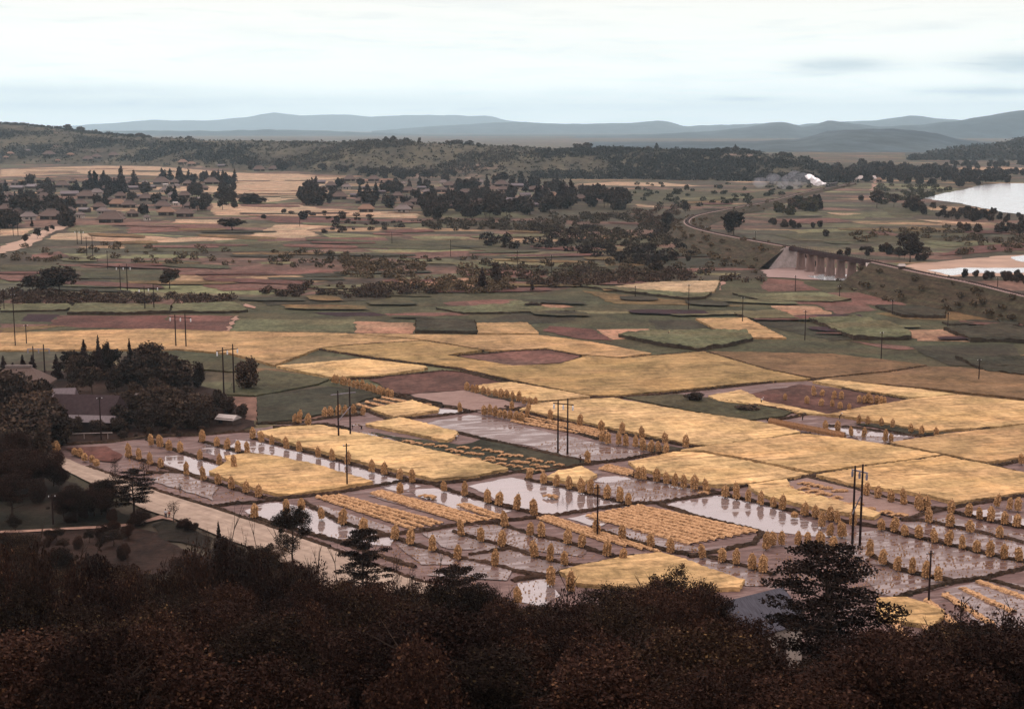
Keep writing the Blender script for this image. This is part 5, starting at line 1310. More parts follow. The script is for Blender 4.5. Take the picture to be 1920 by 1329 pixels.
# ------------------------------------------------------------------ buildings
TANW = simple('paper_door', (.30, .24, .19))
def hip_house(p, w_, dep, hw, hr, kind, rz, label, cat='house', group=None):
    r = empty('farmhouse' if kind in ('thatch', 'new', 'grey') else 'barn', p, rz); tag(r, label, cat, group)
    m = MB(); m.box((0, 0, hw/2 - .25), (w_, dep, hw+.5)); m.build('wall', WALLB if kind in ('thatch', 'new', 'tin', 'shedroof', 'tiles') else WALLW, r)
    e = .14*w_ if kind in ('thatch', 'new', 'grey') else .06*w_
    x, y, z = w_/2+e, dep/2+e, hw-.35
    rx = w_*.24 if kind in ('thatch', 'new', 'grey') else w_/2+e
    rm = {'slate': TIN_D, 'shedroof': TIN_L, 'thatch': THATCH, 'new': THATCH_N, 'grey': THATCH_G, 'tin': TIN, 'pale': TIN_L, 'tiles': TILES}[kind]
    th = .5 if kind in ('thatch', 'new', 'grey') else .12
    V = [(-x, -y, z), (x, -y, z), (x, y, z), (-x, y, z), (-x, -y, z+th), (x, -y, z+th), (x, y, z+th), (-x, y, z+th), (-rx, 0, hw+hr), (rx, 0, hw+hr)]
    m = MB(); m.add(V, [(3, 2, 1, 0), (0, 1, 5, 4), (1, 2, 6, 5), (2, 3, 7, 6), (3, 0, 4, 7), (4, 5, 9, 8), (6, 7, 8, 9), (5, 6, 9), (7, 4, 8)])
    ro = m.build('roof', rm, r)
    if kind in ('thatch', 'new', 'grey'):
        m = MB(); m.box((0, 0, hw+hr+.12), (rx*2+.7, .9, .5)); m.build('ridge_cap', THATCH_G, ro)
    m = MB(); m.box((w_*.12, -dep/2-.04, hw*.42), (w_*.16, .08, hw*.7)); m.build('door', WALLB if kind not in ('thatch', 'new') else TANW, r)
    m = MB(); m.box((-w_*.22, -dep/2-.04, hw*.5), (w_*.22, .08, hw*.4)); m.build('window', WINDOW, r)
    return r
KN = {'thatch': 'dark thatched farmhouse', 'new': 'farmhouse with fresh brown thatch', 'grey': 'pale walled farmhouse with grey thatch', 'tin': 'barn with a grey sheet roof', 'pale': 'small white walled barn'}
def spot(x, y):
    if x < 470 and y > 325: return 'village under the hill'
    if y > 330: return 'hamlet grove'
    return 'foot of the hill'
cnt = {}
allh = sorted([(spot(h[0], h[1]), h) for h in HOUSES], key=lambda q: (q[0], q[1][3], q[1][0]))
for s_, (x, y, w_, kd, rz) in allh:
    cnt[(s_, kd)] = cnt.get((s_, kd), 0) + 1
for k in list(cnt): cnt[k] = [cnt[k], 0]
for s_, (x, y, w_, kd, rz) in allh:
    n, i = cnt[(s_, kd)]; cnt[(s_, kd)][1] += 1
    p = gp(x, y); W_ = w_*.95/pxm(p)/1.28
    lab = f'{KN[kd]} in the {s_}' if n == 1 else f'{ORD[i]} {KN[kd]} from the lane side, {s_}'
    lab = lab.replace('foot of the hill', 'foot of the hill row')
    thh = kd in ('thatch', 'new', 'grey')
    hip_house(p + Vector((0, W_*.3, 0)), W_, W_*.62, 2.6, W_*(.36 if thh else .16), kd, rz, lab, 'house' if thh or kd == 'pale' else 'barn', 'houses of the ' + s_)
xs_, Vh, rows_ = HSURF['hill']
hc = {}
for x, y, w_, kd in HILLH:
    i = int((x-xs_[0])/8); best = None
    for j in range(rows_-1):      # point of the slope seen at row y
        a, b = Vh[i, j], Vh[i, j+1]; ya = YH + (H-a[2])*F/a[1]; yb = YH + (H-b[2])*F/b[1]
        if min(ya, yb) <= y <= max(ya, yb): t = (y-ya)/(yb-ya+1e-9); best = a+(b-a)*t; break
    if best is None: continue
    p = Vector(best); W_ = w_*.9/pxm(p)/1.28; thh = kd != 'tin' and kd != 'pale'
    hc[kd] = hc.get(kd, 0)+1
    hip_house(p, W_, W_*.6, 3.0, W_*(.34 if thh else .16), kd, random.uniform(-.3, .3), f'{ORD[hc[kd]-1]} {KN[kd]} up on the hill slope above the village', 'house' if thh else 'barn', 'houses on the hill slope')
# white roofed building and yellow huts near the train
r = hip_house(gp(1621,340), 24, 12, 3.5, 3.5, 'pale', .1, 'long white roofed shed on the rise behind the train', 'shed')
hip_house(gp(1588,338), 8, 7, 3, 4, 'new', .6, 'brown gabled hut on the rise behind the train', 'hut')
hip_house(gp(1648,341), 6, 6, 2.6, 3, 'new', -.2, 'small brown thatched hut beside the white roofed shed', 'hut')
flat('dirt_path', [(1640,334),(1645,334),(1638,358),(1632,358)], PATHM, .1)

# farm at the left of the paddies
hip_house(gp(166,796), 13.5, 8, 3.2, 3.6, 'tiles', -.12, 'large farmhouse with dark tiled roof behind the straw shocks', 'farmhouse')
v_ = hip_house(gp(168,806), 11, 3, 2.4, .9, 'tin', -.12, 'low lean-to with grey roof in front of the tiled farmhouse', 'lean-to')
hip_house(gp(98,770), 10, 6, 3.4, 1.9, 'tin', .15, 'grey sheet roofed outbuilding behind the dark oak mass', 'outbuilding')
hip_house(gp(38,738), 12, 8, 2.6, 4.2, 'thatch', .05, 'thatched farmhouse half hidden by trees behind the outbuilding', 'farmhouse')
hip_house(gp(252,778), 3.4, 6, 2.4, 2.2, 'thatch', .1, 'small brown gabled store beside the tiled farmhouse', 'store')
sh = hip_house(gp(428,795), 4.2, 3.2, 1.6, .6, 'shedroof', -.35, 'little open shed with pale sloping roof by the paddies', 'shed')
bn = MB(); bn.tube([(-6, 0, 1.2), (6, 0, 1.5)], [.12, .12], 6)
for x in (-5, 0, 5): bn.tube([(x, 0, -.2), (x, 0, 1.35)], [.08, .08], 5)
tag(bn.build('drying_rail', BARK_P, None, gp(158,824)), 'low pale wooden rail lying along the farmyard edge', 'rail')

def trees_at(lst, grp=None):
    for key, x, y, hp, wp_, lab in lst: plant(key, x, y, hp, wp_, lab, grp)
trees_at([
 ('mid_conifer', 160, 712, 76, 30, 'pointed dark fir left of the tallest spire behind the farm'), ('mid_conifer', 187, 715, 88, 20, 'tallest thin fir spire behind the farm'),
 ('mid_broad', 203, 712, 70, 24, 'ragged narrow tree right of the tallest fir'), ('mid_conifer', 245, 716, 82, 18, 'slim fir standing alone against the golden field'), ('mid_broad', 262, 714, 52, 24, 'small ragged tree right of the slim fir'),
 ('mid_conifer', 107, 715, 52, 22, 'short pointed fir near the low twin poles'), ('mid_conifer', 8, 712, 46, 22, 'first short fir at the frame side of the farm'), ('mid_conifer', 25, 714, 36, 20, 'second short fir at the frame side of the farm'),
 ('mid_conifer', 44, 710, 46, 20, 'third short fir before the low twin poles'), ('mid_conifer', 62, 712, 48, 22, 'fourth short fir before the low twin poles'), ('mid_dense', 308, 712, 56, 30, 'small dark tree on the green mound'),
 ('mid_dense', 372, 726, 50, 34, 'dark tree at the plain side of the wide dark tree'),
])
FT = 'trees around the tiled farmhouse'
random.seed(21)
belt([(118,806),(150,806),(150,818),(118,818)], 4, ['mid_dense'], (24, 34), 'bushes before the tiled farmhouse', 'dark bush before the tiled farmhouse', name='shrub')
belt([(170,806),(240,800),(240,816),(170,820)], 6, ['mid_dense', 'mid_broad'], (22, 36), 'trees before the farm lean-to', 'dark tree in front of the farm lean-to')
CLEAR = [(166,812,34,40),(98,775,36,30),(252,790,12,30),(428,800,26,14),(38,745,42,26)]
belt([(130,700),(280,700),(300,735),(180,745),(140,740)], 16, ['mid_dense', 'mid_broad'], (46, 66), FT, 'dark leafy tree crowding round the tiled farmhouse')
belt([(-30,770),(60,760),(110,790),(120,850),(70,868),(-30,870)], 26, ['mid_dense', 'mid_broad'], (60, 95), 'great dark trees before the farm', 'great dark tree in the mass before the farm')
belt([(210,760),(300,765),(400,785),(395,810),(220,818)], 24, ['mid_dense', 'mid_broad'], (40, 62), 'dark trees between farmhouse and paddies', 'dark bushy tree between the farmhouse and the paddies')
belt([(400,735),(470,765),(475,790),(400,780)], 6, ['mid_dense'], (24, 36), 'bushes around the little open shed', 'dark bush around the little open shed', name='shrub')
belt([(60,740),(140,750),(130,765),(60,765)], 5, ['mid_dense'], (30, 40), 'bushes behind the outbuilding', 'dark bush behind the outbuilding', name='shrub')
belt([(120,812),(230,812),(400,806),(380,816),(230,828),(120,832)], 14, ['mid_dense'], (10, 18), 'low hedge bushes along the farmyard', 'low dark hedge bush along the farmyard edge', name='shrub')
CLEAR = []
# trees beside the road
trees_at([('fg_pine', 252, 972, 92, 92, 'spreading dark pine beside the gravel road'), ('fg_bare', 219, 950, 78, 34, 'thin bare tree left of the spreading roadside pine'), ('fg_bare', 216, 895, 40, 20, 'small bare tree on the far side of the road'),
 ('fg_bare', 271, 902, 44, 26, 'bare forked tree at the muddy plot behind the pine'), ('fg_bare', 338, 934, 30, 10, 'leaning bare sapling at the road edge'), ('fg_bare', 326, 979, 42, 30, 'bare young tree beside the walking pair'),
 ('fg_dense', 262, 985, 34, 60, 'round dark bush under the spreading pine'), ('fg_conifer', 410, 1010, 36, 10, 'first spindly weed tree against the road')])
belt([(60,880),(110,885),(190,950),(215,975),(130,985),(60,960)], 14, ['fg_dense', 'fg_broad2', 'fg_broad'], (48, 74), 'dark trees along the near side of the road', 'dark tree in the thick line on the near side of the road')
belt([(-30,880),(60,880),(70,960),(-30,990)], 9, ['fg_dense', 'fg_broad'], (70, 100), 'dark trees at the frame side of the meadow', 'great dark tree at the frame side of the meadow')

belt([(0,985),(230,985),(250,1010),(300,1040),(200,1060),(0,1050)], 20, ['fg_dense', 'fg_broad2'], (14, 34), 'low bushes of the dark clearing', 'low dark bush on the clearing below the meadow path', name='shrub')

belt([(60,925),(110,900),(220,960),(290,975),(200,990),(60,985)], 9, ['fg_dense', 'fg_broad2'], (16, 34), 'bushes on the dark meadow', 'dark bush on the small meadow by the path', name='shrub')
belt([(335,984),(400,1008),(520,1052),(500,1062),(400,1020),(335,992)], 12, ['fg_dense', 'fg_broad', 'fg_bare'], (10, 24), 'weedy bushes along the near road verge', 'weedy bush along the near verge of the road', name='shrub')
# ------------------------------------------------------------------ rice shocks
def make_shock(h, r, seed, twist):
    rn = random.Random(seed); root = empty('rice_shock', (0, 0, -500))
    tag(root, 'straw rice shock stacked on a pole', 'rice shock')
    m = MB(); tiers = 11
    for t in range(tiers):                      # sheaves laid crosswise round the stake, each drooping outwards
        z = .28 + (h-.55)*t/(tiers-1); k = 7; rr = r*(1.0 if t < tiers-3 else (.97, .85, .60)[t-(tiers-3)])*rn.uniform(.88, 1.08)
        for i in range(k):
            a = 2*math.pi*i/k + t*twist + rn.uniform(-.2, .2); l = rr*rn.uniform(.85, 1.12)
            c, s = math.cos(a), math.sin(a); zz = z + rn.uniform(-.05, .05)
            m.tube([(-c*.1, -s*.1, zz+.16), (c*l*.5, s*l*.5, zz+.10), (c*l, s*l, zz-.16)], [.10, .155, .17*rn.uniform(.6, 1.1)], 6)
    m.tube([(0, 0, .1), (0, 0, h*.5), (0, 0, h-.2)], [r*.62, r*.68, r*.4], 8)
    for i in range(5):
        a = rn.uniform(0, 6.28); m.tube([(0, 0, h-.35), (math.cos(a)*.16, math.sin(a)*.16, h-.05), (math.cos(a)*.34, math.sin(a)*.34, h-.02)], [.14, .12, .05], 5)
    m.build('sheaves', STRAW, root)
    p = MB(); p.tube([(0, 0, -.2), (0, 0, h*.6), (.02, 0, h+.35)], [.06, .05, .035], 6); p.build('stake', BARK, root)
    return root
SH = [make_shock(2.45, .66, 1, .35), make_shock(2.35, .70, 2, .9), make_shock(2.6, .62, 3, .15), make_shock(2.3, .68, 4, .45), make_shock(2.5, .60, 5, .6)]
def row(pts, where, hk=1., wk=1.):
    n = len(pts); g_ = f'rice shocks {where}'
    for i, (x, y) in enumerate(sorted(pts)):
        lab = f'{ORD[i]} straw shock from the left {where}' if n > 1 else f'lone straw shock {where}'
        s = random.uniform(.86, 1.10); x += random.uniform(-1.5, 1.5); y += random.uniform(-.8, .8)
        c = copy_thing(random.choice(SH), gp(x, y, .3), random.uniform(0, 6.28), (s*wk*.90, s*wk*.90, s*hk*random.uniform(.86, 1.10)), lab, g_)
        c.rotation_euler = (random.uniform(-.13, .13), random.uniform(-.13, .13), c.rotation_euler.z)
row([(241,857),(261,862),(282,870),(302,876),(351,890),(382,900),(409,907),(435,916),(462,924),(485,932)], 'in the row over the small bright pool')
row([(284,835),(299,837),(318,844),(339,849),(375,860),(410,870),(440,877)], 'on the bank behind the small bright pool')
row([(381,829),(406,836),(423,841),(446,847),(463,851)], 'in the short row by the little shed')
row([(472,822),(490,829),(509,833),(539,841),(562,847),(598,856),(623,863),(651,870),(697,885),(719,890),(750,898),(772,904)], 'along the channel under the big golden field')
row([(750,925),(834,920),(871,928),(914,941),(936,946),(967,955),(1000,965)], 'between the two bright pools')
row([(478,970),(536,962),(566,957),(602,972),(643,982),(680,993),(739,1010),(769,1020),(810,1033),(859,1047),(926,1060)], 'on the long bank beside the leafy roadside tree')
row([(865,1004),(901,1014),(941,1024),(1002,1044),(1029,1051),(1056,1058)], 'in the short row on muddy water')
row([(946,986),(992,1002),(1015,1006),(1064,1020),(1089,1025),(1138,1040),(1169,1050)], 'before the small laid straw plot')
row([(1120,1000),(1166,1010),(1219,1025),(1257,1036),(1319,1045),(1353,1052),(1381,1058),(1410,1066),(1430,1071)], 'below the wide laid straw plot')
row([(992,897),(1018,905),(1042,911),(1067,916),(1091,923),(1106,925),(1120,927),(1137,934),(1162,940),(1179,945)], 'mirrored in the largest bright pool')
row([(1195,896),(1207,898),(1231,903),(1249,906),(1265,911),(1281,913),(1302,917),(1325,920)], 'behind the muddy pool')
row([(1360,931),(1380,934),(1402,940),(1426,945),(1451,950),(1466,955),(1507,966),(1530,970),(1556,975),(1600,985),(1570,980),(1542,988),(1556,1004),(1580,1005)], 'before the bright golden strip')
row([(1447,1022),(1465,1020),(1495,1021),(1515,1023),(1538,1027),(1562,1028),(1435,1028)], 'in the cluster above the big dark pine')
row([(1654,992),(1676,997),(1699,1004),(1724,1007),(1753,1015),(1779,1021),(1804,1027),(1830,1033),(1857,1041),(1884,1046),(1912,1051)], 'in the long row past the tall twin poles')
row([(1741,978),(1779,987),(1820,996),(1874,1008)], 'in the wide spaced row on bright water')
row([(1782,960),(1815,966),(1837,973),(1857,977),(1884,982),(1906,987)], 'in the second last row under the golden slope field')
row([(1868,949),(1891,955),(1909,957)], 'in the last row under the golden slope field')
row([(1632,1042),(1655,1058),(1680,1068),(1710,1074),(1737,1081),(1760,1088)], 'in the row beyond the big dark pine')
row([(1624,928),(1646,933),(1670,940),(1696,944),(1720,951),(1737,953),(1726,957)], 'along the top of the dark cut plot')
row([(1130,828),(1142,831),(1159,833),(1174,836),(1190,838),(1205,843),(1219,846),(1234,848),(1247,850)], 'packed together beyond the twin poles')
row([(989,782),(1033,787),(1085,798),(1127,807),(1166,812),(1206,822),(1248,831),(1284,838)], 'on the bank before the long golden field')
row([(909,777),(918,778),(927,780),(936,782),(946,784),(956,786),(966,788),(978,790),(959,767),(864,771),(990,770)], 'packed behind the drained mud field', .9)
row([(874,732),(885,735),(895,737),(906,739),(917,741),(928,743),(939,745),(950,747),(962,749),(973,751),(984,756),(994,758),(1004,760)], 'packed at the far side of the grey mud field', .85)
row([(624+7.9*i, 717+1.93*i) for i in range(15)], 'packed along the dark tilled field', .95)
row([(610,782),(622,780),(632,779),(647,778),(665,775),(680,777)], 'behind the braced twin poles', .95)
row([(552,792),(560,793),(577,797)], 'in the group of three beside the bean field')
row([(1527,741),(1540,741),(1564,747),(1576,748),(1472,749),(1511,755)], 'scattered on the far brown plot', .8, .9)
row([(1540,760),(1559,762),(1575,766),(1591,770)], 'in the lower line on the far brown plot', .8, .9)
row([(1612+7.7*i, 753+.9*i) for i in range(7)], 'packed on the far brown plot', .85, .9)
row([(1611,794),(1627,796),(1652,798),(1672,801),(1707,810),(1727,814),(1754,817)], 'behind the long rack of hung straw', .85, .9)
row([(1546,806),(1572,808),(1595,816),(1620,819),(1660,827),(1670,828)], 'in the water next to the long rack', .9, .9)
row([(1916,870)], 'at the frame edge beside the dark wet corner')
row([(970,1130)], 'before the forest edge in the wet corner', 1.05)
row([(1034,1096),(1069,1108)], 'at the corner of the near golden field', 1.05)
row([(94,838),(106,848)], 'large at the end of the gravel road', 1.15, 1.1)
row([(140,852),(150,856),(160,863),(172,867),(182,873)], 'in a low brown bundle row by the gravel road', .6, .9)
row([(1101,868)], 'next to the standing dark figure', .85)
row([(1491,970),(1325,921)], 'slumped at the pond corner', .5, 1.)

# fallen sheaf heaps on water and on the cut plots
hb_ = []
for s in range(3):
    rn = random.Random(40+s); m = MB()
    for i in range(9):
        a = rn.uniform(-.5, .5) + (0 if i % 2 else .3); x, y = rn.uniform(-.5, .5), rn.uniform(-.35, .35); l = rn.uniform(.5, .75)
        m.tube([(x-math.cos(a)*l, y-math.sin(a)*l, .10), (x, y, .26+rn.uniform(0, .1)), (x+math.cos(a)*l, y+math.sin(a)*l, .08)], [.12, .15, .22], 6)
    hb_.append(m.build('straw_sheaf', STRAW_L, None, (0, 0, -500)))
def heaps(pts, lab, grp, k=1., uniq=False):
    for i, (x, y) in enumerate(sorted(pts)):
        c = hb_[i % 3].copy(); COL.objects.link(c); c.location = gp(x, y, .3); c.rotation_euler = (0, 0, random.uniform(-.5, .3)); q = k*random.uniform(.8, 1.25); c.scale = (q*1.15, q, k)
        tag(c, f'{ORD[i]} from left, {lab}' if len(pts) > 1 else lab, 'sheaf', grp)
random.seed(5)
P = []
poly = [(700,812),(850,838),(900,826),(1050,855),(1095,870),(1000,886),(957,880),(842,852)]
ux, uy = 0, 0
for r_ in range(7):
    for c_ in range(22):
        x = 690 + c_*20 + r_*(-8) + random.uniform(-5, 5); y = 806 + c_*3.6 + r_*8 + random.uniform(-1.6, 1.6)
        if inpoly(poly, x, y): P.append((x, y))
heaps(P, 'flat heap of cut rice drying on the green cut plot', 'cut rice heaps on the green plot', .95)
heaps([(1511,908),(1528,912),(1505,917),(1549,916),(1574,921),(1525,922),(1542,927),(1508,928),(1527,933),(1567,934),(1558,939),(1605,945),(1628,955),(1658,962),(1683,966),(1472,915),(1590,948)], 'flat heap of cut rice drying on the dark cut plot', 'cut rice heaps on the dark plot', 1.15)
heaps([(801,932)], 'loose straw heap floating on the pool behind the striped plot', None, 1.2)
heaps([(1032,932)], 'loose straw heap floating in the largest bright pool', None, 1.3)
heaps([(797+i*0, 760) for i in range(1)] + [(1319,925)], 'straw heap fallen at a bank corner', 'straw heaps fallen at bank corners', 1.1)

# rack of hung rice
A0, A1 = gp(1442,798), gp(1584,826); L = (A1-A0).length; an = math.atan2((A1-A0).y, (A1-A0).x)
rk = empty('drying_rack', A0.lerp(A1, .5), an); tag(rk, 'long horizontal rack hung with brown straw beside the far pool', 'drying rack')
m = MB(); rn = random.Random(3); n_ = int(L/.35)
for i in range(n_):
    x = -L/2 + (i+.5)*L/n_
    for s in (-1, 1): m.tube([(x, 0, 1.75+rn.uniform(-.05, .05)), (x+rn.uniform(-.05, .05), s*.28, 1.2), (x+rn.uniform(-.1, .1), s*.42, .5+rn.uniform(-.08, .08))], [.14, .24, .16], 5)
tag(m.build('hung_straw', simple('hung_straw_brown', (.34, .19, .10), ns=5, var=.35), rk), kind='stuff')
m = MB(); m.tube([(-L/2-.3, 0, 1.7), (L/2+.3, 0, 1.7)], [.06, .06], 6); m.build('rail', BARK, rk)
for i in range(7):
    m = MB(); x = -L/2 + L*i/6; m.tube([(x, 0, -.2), (x, 0, 1.85)], [.06, .05], 6); m.build('post', BARK, rk)

# ------------------------------------------------------------------ poles
def hframe(x1, y1, x2, y2, ytop, label, brace=0, ins=True, white=True, arms=1):
    a, b = gp(x1, y1), gp(x2, y2); s = pxm(a); h = (y1-ytop)/s*1.0; mid = a.lerp(b, .5); v = b-a; an = math.atan2(v.y, v.x); w_ = v.length
    hh = h/math.cos(math.atan2(H, a.y))*1.0 if False else h
    r = empty('twin_pole', mid, an); tag(r, label, 'utility pole', 'twin wooden power poles')
    for i, x in enumerate((-w_/2, w_/2)):
        m = MB(); m.tube([(x, 0, -.3), (x, 0, hh*.5), (x, 0, hh+.25+.5*i)], [.21, .18, .14], 8); m.build('pole', WOODP, r)
    ext = w_*.55
    m = MB(); m.box((0, .2, hh-.55), (w_+2*ext, .16, .2)); m.build('crossarm', ARMM if not white or brace else WOODP, r)
    if ins:
        for x in (-w_/2-ext+.15, 0, w_/2+ext-.15):
            m = MB(); m.tube([(x, .2, hh-.7), (x, .2, hh-1.0), (x, .2, hh-1.7)], [.10, .20, .17], 8); m.build('insulator', PORC if white else ARMM, r)
    if brace:
        m = MB(); m.tube([(-w_/2, -.25, hh*.40), (w_/2, -.25, hh*.66)], [.10, .10], 6); m.build('brace', ARMM, r)
    return r
hframe(1598,1020,1612,1024,872, 'tallest twin pole with steel crossarm standing in the wet paddy', brace=1, white=False)
hframe(1046,851,1064,853,750, 'twin pole with three white insulators at the drained mud field', white=True)
hframe(635,822,657,819,733, 'twin pole with pale diagonal brace beside the golden field', brace=1, ins=False)
hframe(420,742,439,739,652, 'twin pole next to the dense rounded tree')
hframe(330,652,349,653,591, 'twin pole at the back of the golden field near the pale path')
hframe(272,585,289,583,538, 'twin pole on the light green crop strip')
hframe(226,545,239,545,498, 'twin pole before the small open crowned tree', ins=True)
hframe(64,700,84,700,650, 'twin pole among the short firs behind the farm', white=False)
hframe(163,480,174,480,445, 'small twin pole on the far olive fields', ins=False)
hframe(145,458,153,458,432, 'smallest twin pole at the far golden strip')
hframe(25,443,34,443,413, 'twin pole at the village end of the pale lane', ins=False)
def pole(x, y, yt, label, arm=1.2, rz=.3):
    p = gp(x, y); h = (y-yt)/pxm(p); r = empty('utility_pole', p, rz); tag(r, label, 'utility pole', 'single wooden utility poles')
    m = MB(); m.tube([(0, 0, -.3), (0, 0, h*.5), (0, 0, h)], [.16, .135, .11], 8); m.build('pole', WOODP, r)
    m = MB(); m.box((0, .16, h-.5), (arm, .1, .12)); m.build('crossarm', WOODP, r)
    for x_ in (-arm*.42, arm*.42):
        m = MB(); m.tube([(x_, .16, h-.44), (x_, .16, h-.2)], [.06, .05], 6); m.build('insulator', PORC, r)
for x, y, yt, l in [
 (651,915,829,'single pole at the corner of the small golden field'), (1120,1008,906,'single pole in front of the largest bright pool'), (1741,1132,1028,'single pole in the wet paddy beyond the big pine'),
 (1291,580,533,'single pole standing on the far golden triangle'), (1191,559,536,'short single pole before the far golden triangle'), (1392,606,556,'single pole at the tan trapezoid field'),
 (1509,638,581,'single pole between the tall crop blocks'), (1652,675,621,'single pole on the brown slope field'), (1835,715,672,'faint single pole near the dark crop edge'),
 (190,826,742,'single pole in front of the tiled farmhouse'), (29,652,550,'tall thin pole at the golden field left of the farm'), (50,648,608,'short pole beside the tall thin pole'),
 (8,583,541,'thin pole on the scrub bank by the frame edge'), (25,583,538,'second thin pole on the scrub bank'), (202,505,470,'thin pole before the round tree on the olive field'),
 (970,503,470,'thin pole on the bright green strip'), (845,482,450,'thin pole on the red soil strip'), (1034,516,478,'thin pole in the middle scrub'), (735,457,435,'thin pole on the green strips'), (562,425,404,'thin pole on the pale stubble'),
 (1491,546,516,'thin pole in front of the bridge piers'), (1574,556,535,'short pole at the grassy end of the bridge'), (1673,590,562,'thin pole at the foot of the railway bank'), (1777,612,586,'thin pole on the yellow green field'),
 (1815,562,528,'pole on the railway slope'), (1906,588,550,'pole on the railway slope near the frame edge'), (1752,540,510,'pole on the railway slope past the hut'), (1416,458,434,'pole beside the railway before the bridge'), (1366,455,432,'pole beside the railway bend'), (1324,450,425,'pole at the start of the railway bend'),
 (1870,545,520,'thin pole between railway and scrub'), (100,985,925,'pole hidden in the meadow trees')]: pole(x, y, yt, l)

# ------------------------------------------------------------------ people
SKIN = simple('skin', (.42, .24, .16), .6, bump=0.); HAIR = simple('hair', (.015, .01, .008), .5)
def cloth(n, c): return simple(n, c, .9, 6, .15)
SHIRTW = cloth('white_cotton', (.75, .76, .8)); NAVY = cloth('navy_cloth', (.03, .035, .06)); REDC = cloth('red_cloth', (.35, .06, .04)); DARKC = cloth('dark_cloth', (.025, .02, .02)); HATM = cloth('straw_hat', (.6, .45, .22))
def skin_obj(name, pts, edges, rad, m, parent, sub=1, root=0):
    me = bpy.data.meshes.new(name); me.from_pydata([tuple(p) for p in pts], edges, []); me.update()
    o = link(name, me, m, parent); md = o.modifiers.new('skin', 'SKIN'); md.use_smooth_shade = True
    for i, r_ in enumerate(rad): me.skin_vertices[0].data[i].radius = (r_, r_) if not hasattr(r_, '__len__') else r_
    me.skin_vertices[0].data[root].use_root = True
    s = o.modifiers.new('sub', 'SUBSURF'); s.levels = sub; s.render_levels = sub
    return o
def person(x, y, h, rz, pose, top, legs, label, hat=None, z=.15, loc=None):
    k = h/1.65; r = empty('person', loc or gp(x, y, z), rz); tag(r, label, 'person'); r.scale = (k, k, k)
    bend = {'stand': 0, 'walk': .03, 'bend': 1.25, 'stoop': .7}[pose]; sb, cb = math.sin(bend), math.cos(bend)
    hip = Vector((0, 0, .88)); up = Vector((sb, 0, cb)); fw = Vector((cb, 0, -sb))
    ch = hip + up*.28; sh_ = hip + up*.50; nk = hip + up*.58; hd0 = nk + up*.06 + fw*.01; hd1 = nk + up*.20 + fw*.02
    st = .16 if pose == 'walk' else .05
    hp = [hip + Vector((0, s*.09, -.03)) for s in (-1, 1)]; kn = [Vector((s*st*.6+.04, s*.10, .47)) for s in (-1, 1)]; an_ = [Vector((s*st, s*.10, .08)) for s in (-1, 1)]; to = [a + Vector((.17, 0, -.045)) for a in an_]
    sl_ = [sh_ + Vector((0, s*.19, 0)) for s in (-1, 1)]
    down = Vector((.12, 0, -1)).normalized()
    eb = [sl_[i] + down*.27 + Vector((0, (-1, 1)[i]*.05, 0)) for i in (0, 1)]; hn_ = [eb[i] + (down + Vector((.35, 0, 0)))*.24 for i in (0, 1)]
    pts = [hip, ch, sh_, nk, hd0, hd1] + hp + kn + an_ + to + sl_ + eb + hn_
    e = [(0, 1), (1, 2), (2, 3), (3, 4), (4, 5), (0, 6), (0, 7), (6, 8), (7, 9), (8, 10), (9, 11), (10, 12), (11, 13), (2, 14), (2, 15), (14, 16), (15, 17), (16, 18), (17, 19)]
    rad = [.12, .125, .10, .052, .075, .095, .085, .085, .058, .058, .04, .04, .035, .035, .055, .055, .042, .042, .03, .03]
    for i in (0, 1):                     # five fingers and thumb side
        b = 18+i; base_ = pts[b]
        for j, (o_, l) in enumerate(((-.028, .075), (-.010, .085), (.010, .08), (.028, .065))):
            pts.append(base_ + Vector((.05, o_, -.06))); pts.append(base_ + Vector((.06, o_*1.3, -.06-l))); e += [(b, len(pts)-2), (len(pts)-2, len(pts)-1)]; rad += [.011, .008]
        pts.append(base_ + Vector((.06, -.045*(-1, 1)[i], -.04))); e.append((b, len(pts)-1)); rad.append(.011)
    body = skin_obj('body', pts, e, rad, SKIN, r, 1)
    skin_obj('shirt', [hip+up*.02, ch, sh_+up*.01] + sl_ + eb, [(0, 1), (1, 2), (2, 3), (2, 4), (3, 5), (4, 6)], [.14, .145, .12, .075, .075, .06, .06], top, r)
    skin_obj('trousers', [hip] + hp + kn + an_, [(0, 1), (0, 2), (1, 3), (2, 4), (3, 5), (4, 6)], [.135, .105, .105, .08, .08, .062, .062], legs, r)
    c = hd1 + up*.03 - fw*.015; m = MB()
    import bmesh
    b = bmesh.new(); bmesh.ops.create_uvsphere(b, u_segments=12, v_segments=8, radius=.112, matrix=Matrix.Translation(c))
    me = bpy.data.meshes.new('hair'); b.to_mesh(me); b.free(); link('hair', me, HAIR, r)
    m.tube([hd1 + fw*.085 - up*.03, hd1 + fw*.115 - up*.05], [.018, .014], 5); m.build('nose', SKIN, r)
    if hat is not None:
        R = Vector((0, 0, 1)).rotation_difference(up).to_matrix(); m = MB()
        V = [R @ Vector((math.cos(2*math.pi*i/14)*rr, math.sin(2*math.pi*i/14)*rr, zz)) + c for rr, zz in ((.24, .0), (.125, .04), (.10, .14), (.03, .17)) for i in range(14)]
        m.add(V, [(q*14+i, q*14+(i+1) % 14, (q+1)*14+(i+1) % 14, (q+1)*14+i) for q in range(3) for i in range(14)] + [tuple(range(42, 56))]); m.build('hat', hat, r)
person(311, 972, 1.62, -1.2, 'walk', SHIRTW, NAVY, 'adult in pale shirt and dark trousers walking on the road edge')
person(317.5, 971, 1.2, -1.0, 'walk', REDC, DARKC, 'child in reddish top walking beside the adult on the road')
person(661, 805, 1.6, .4, 'bend', SHIRTW, DARKC, 'bending worker in white shirt cutting rice behind the braced pole', HATM, .2)
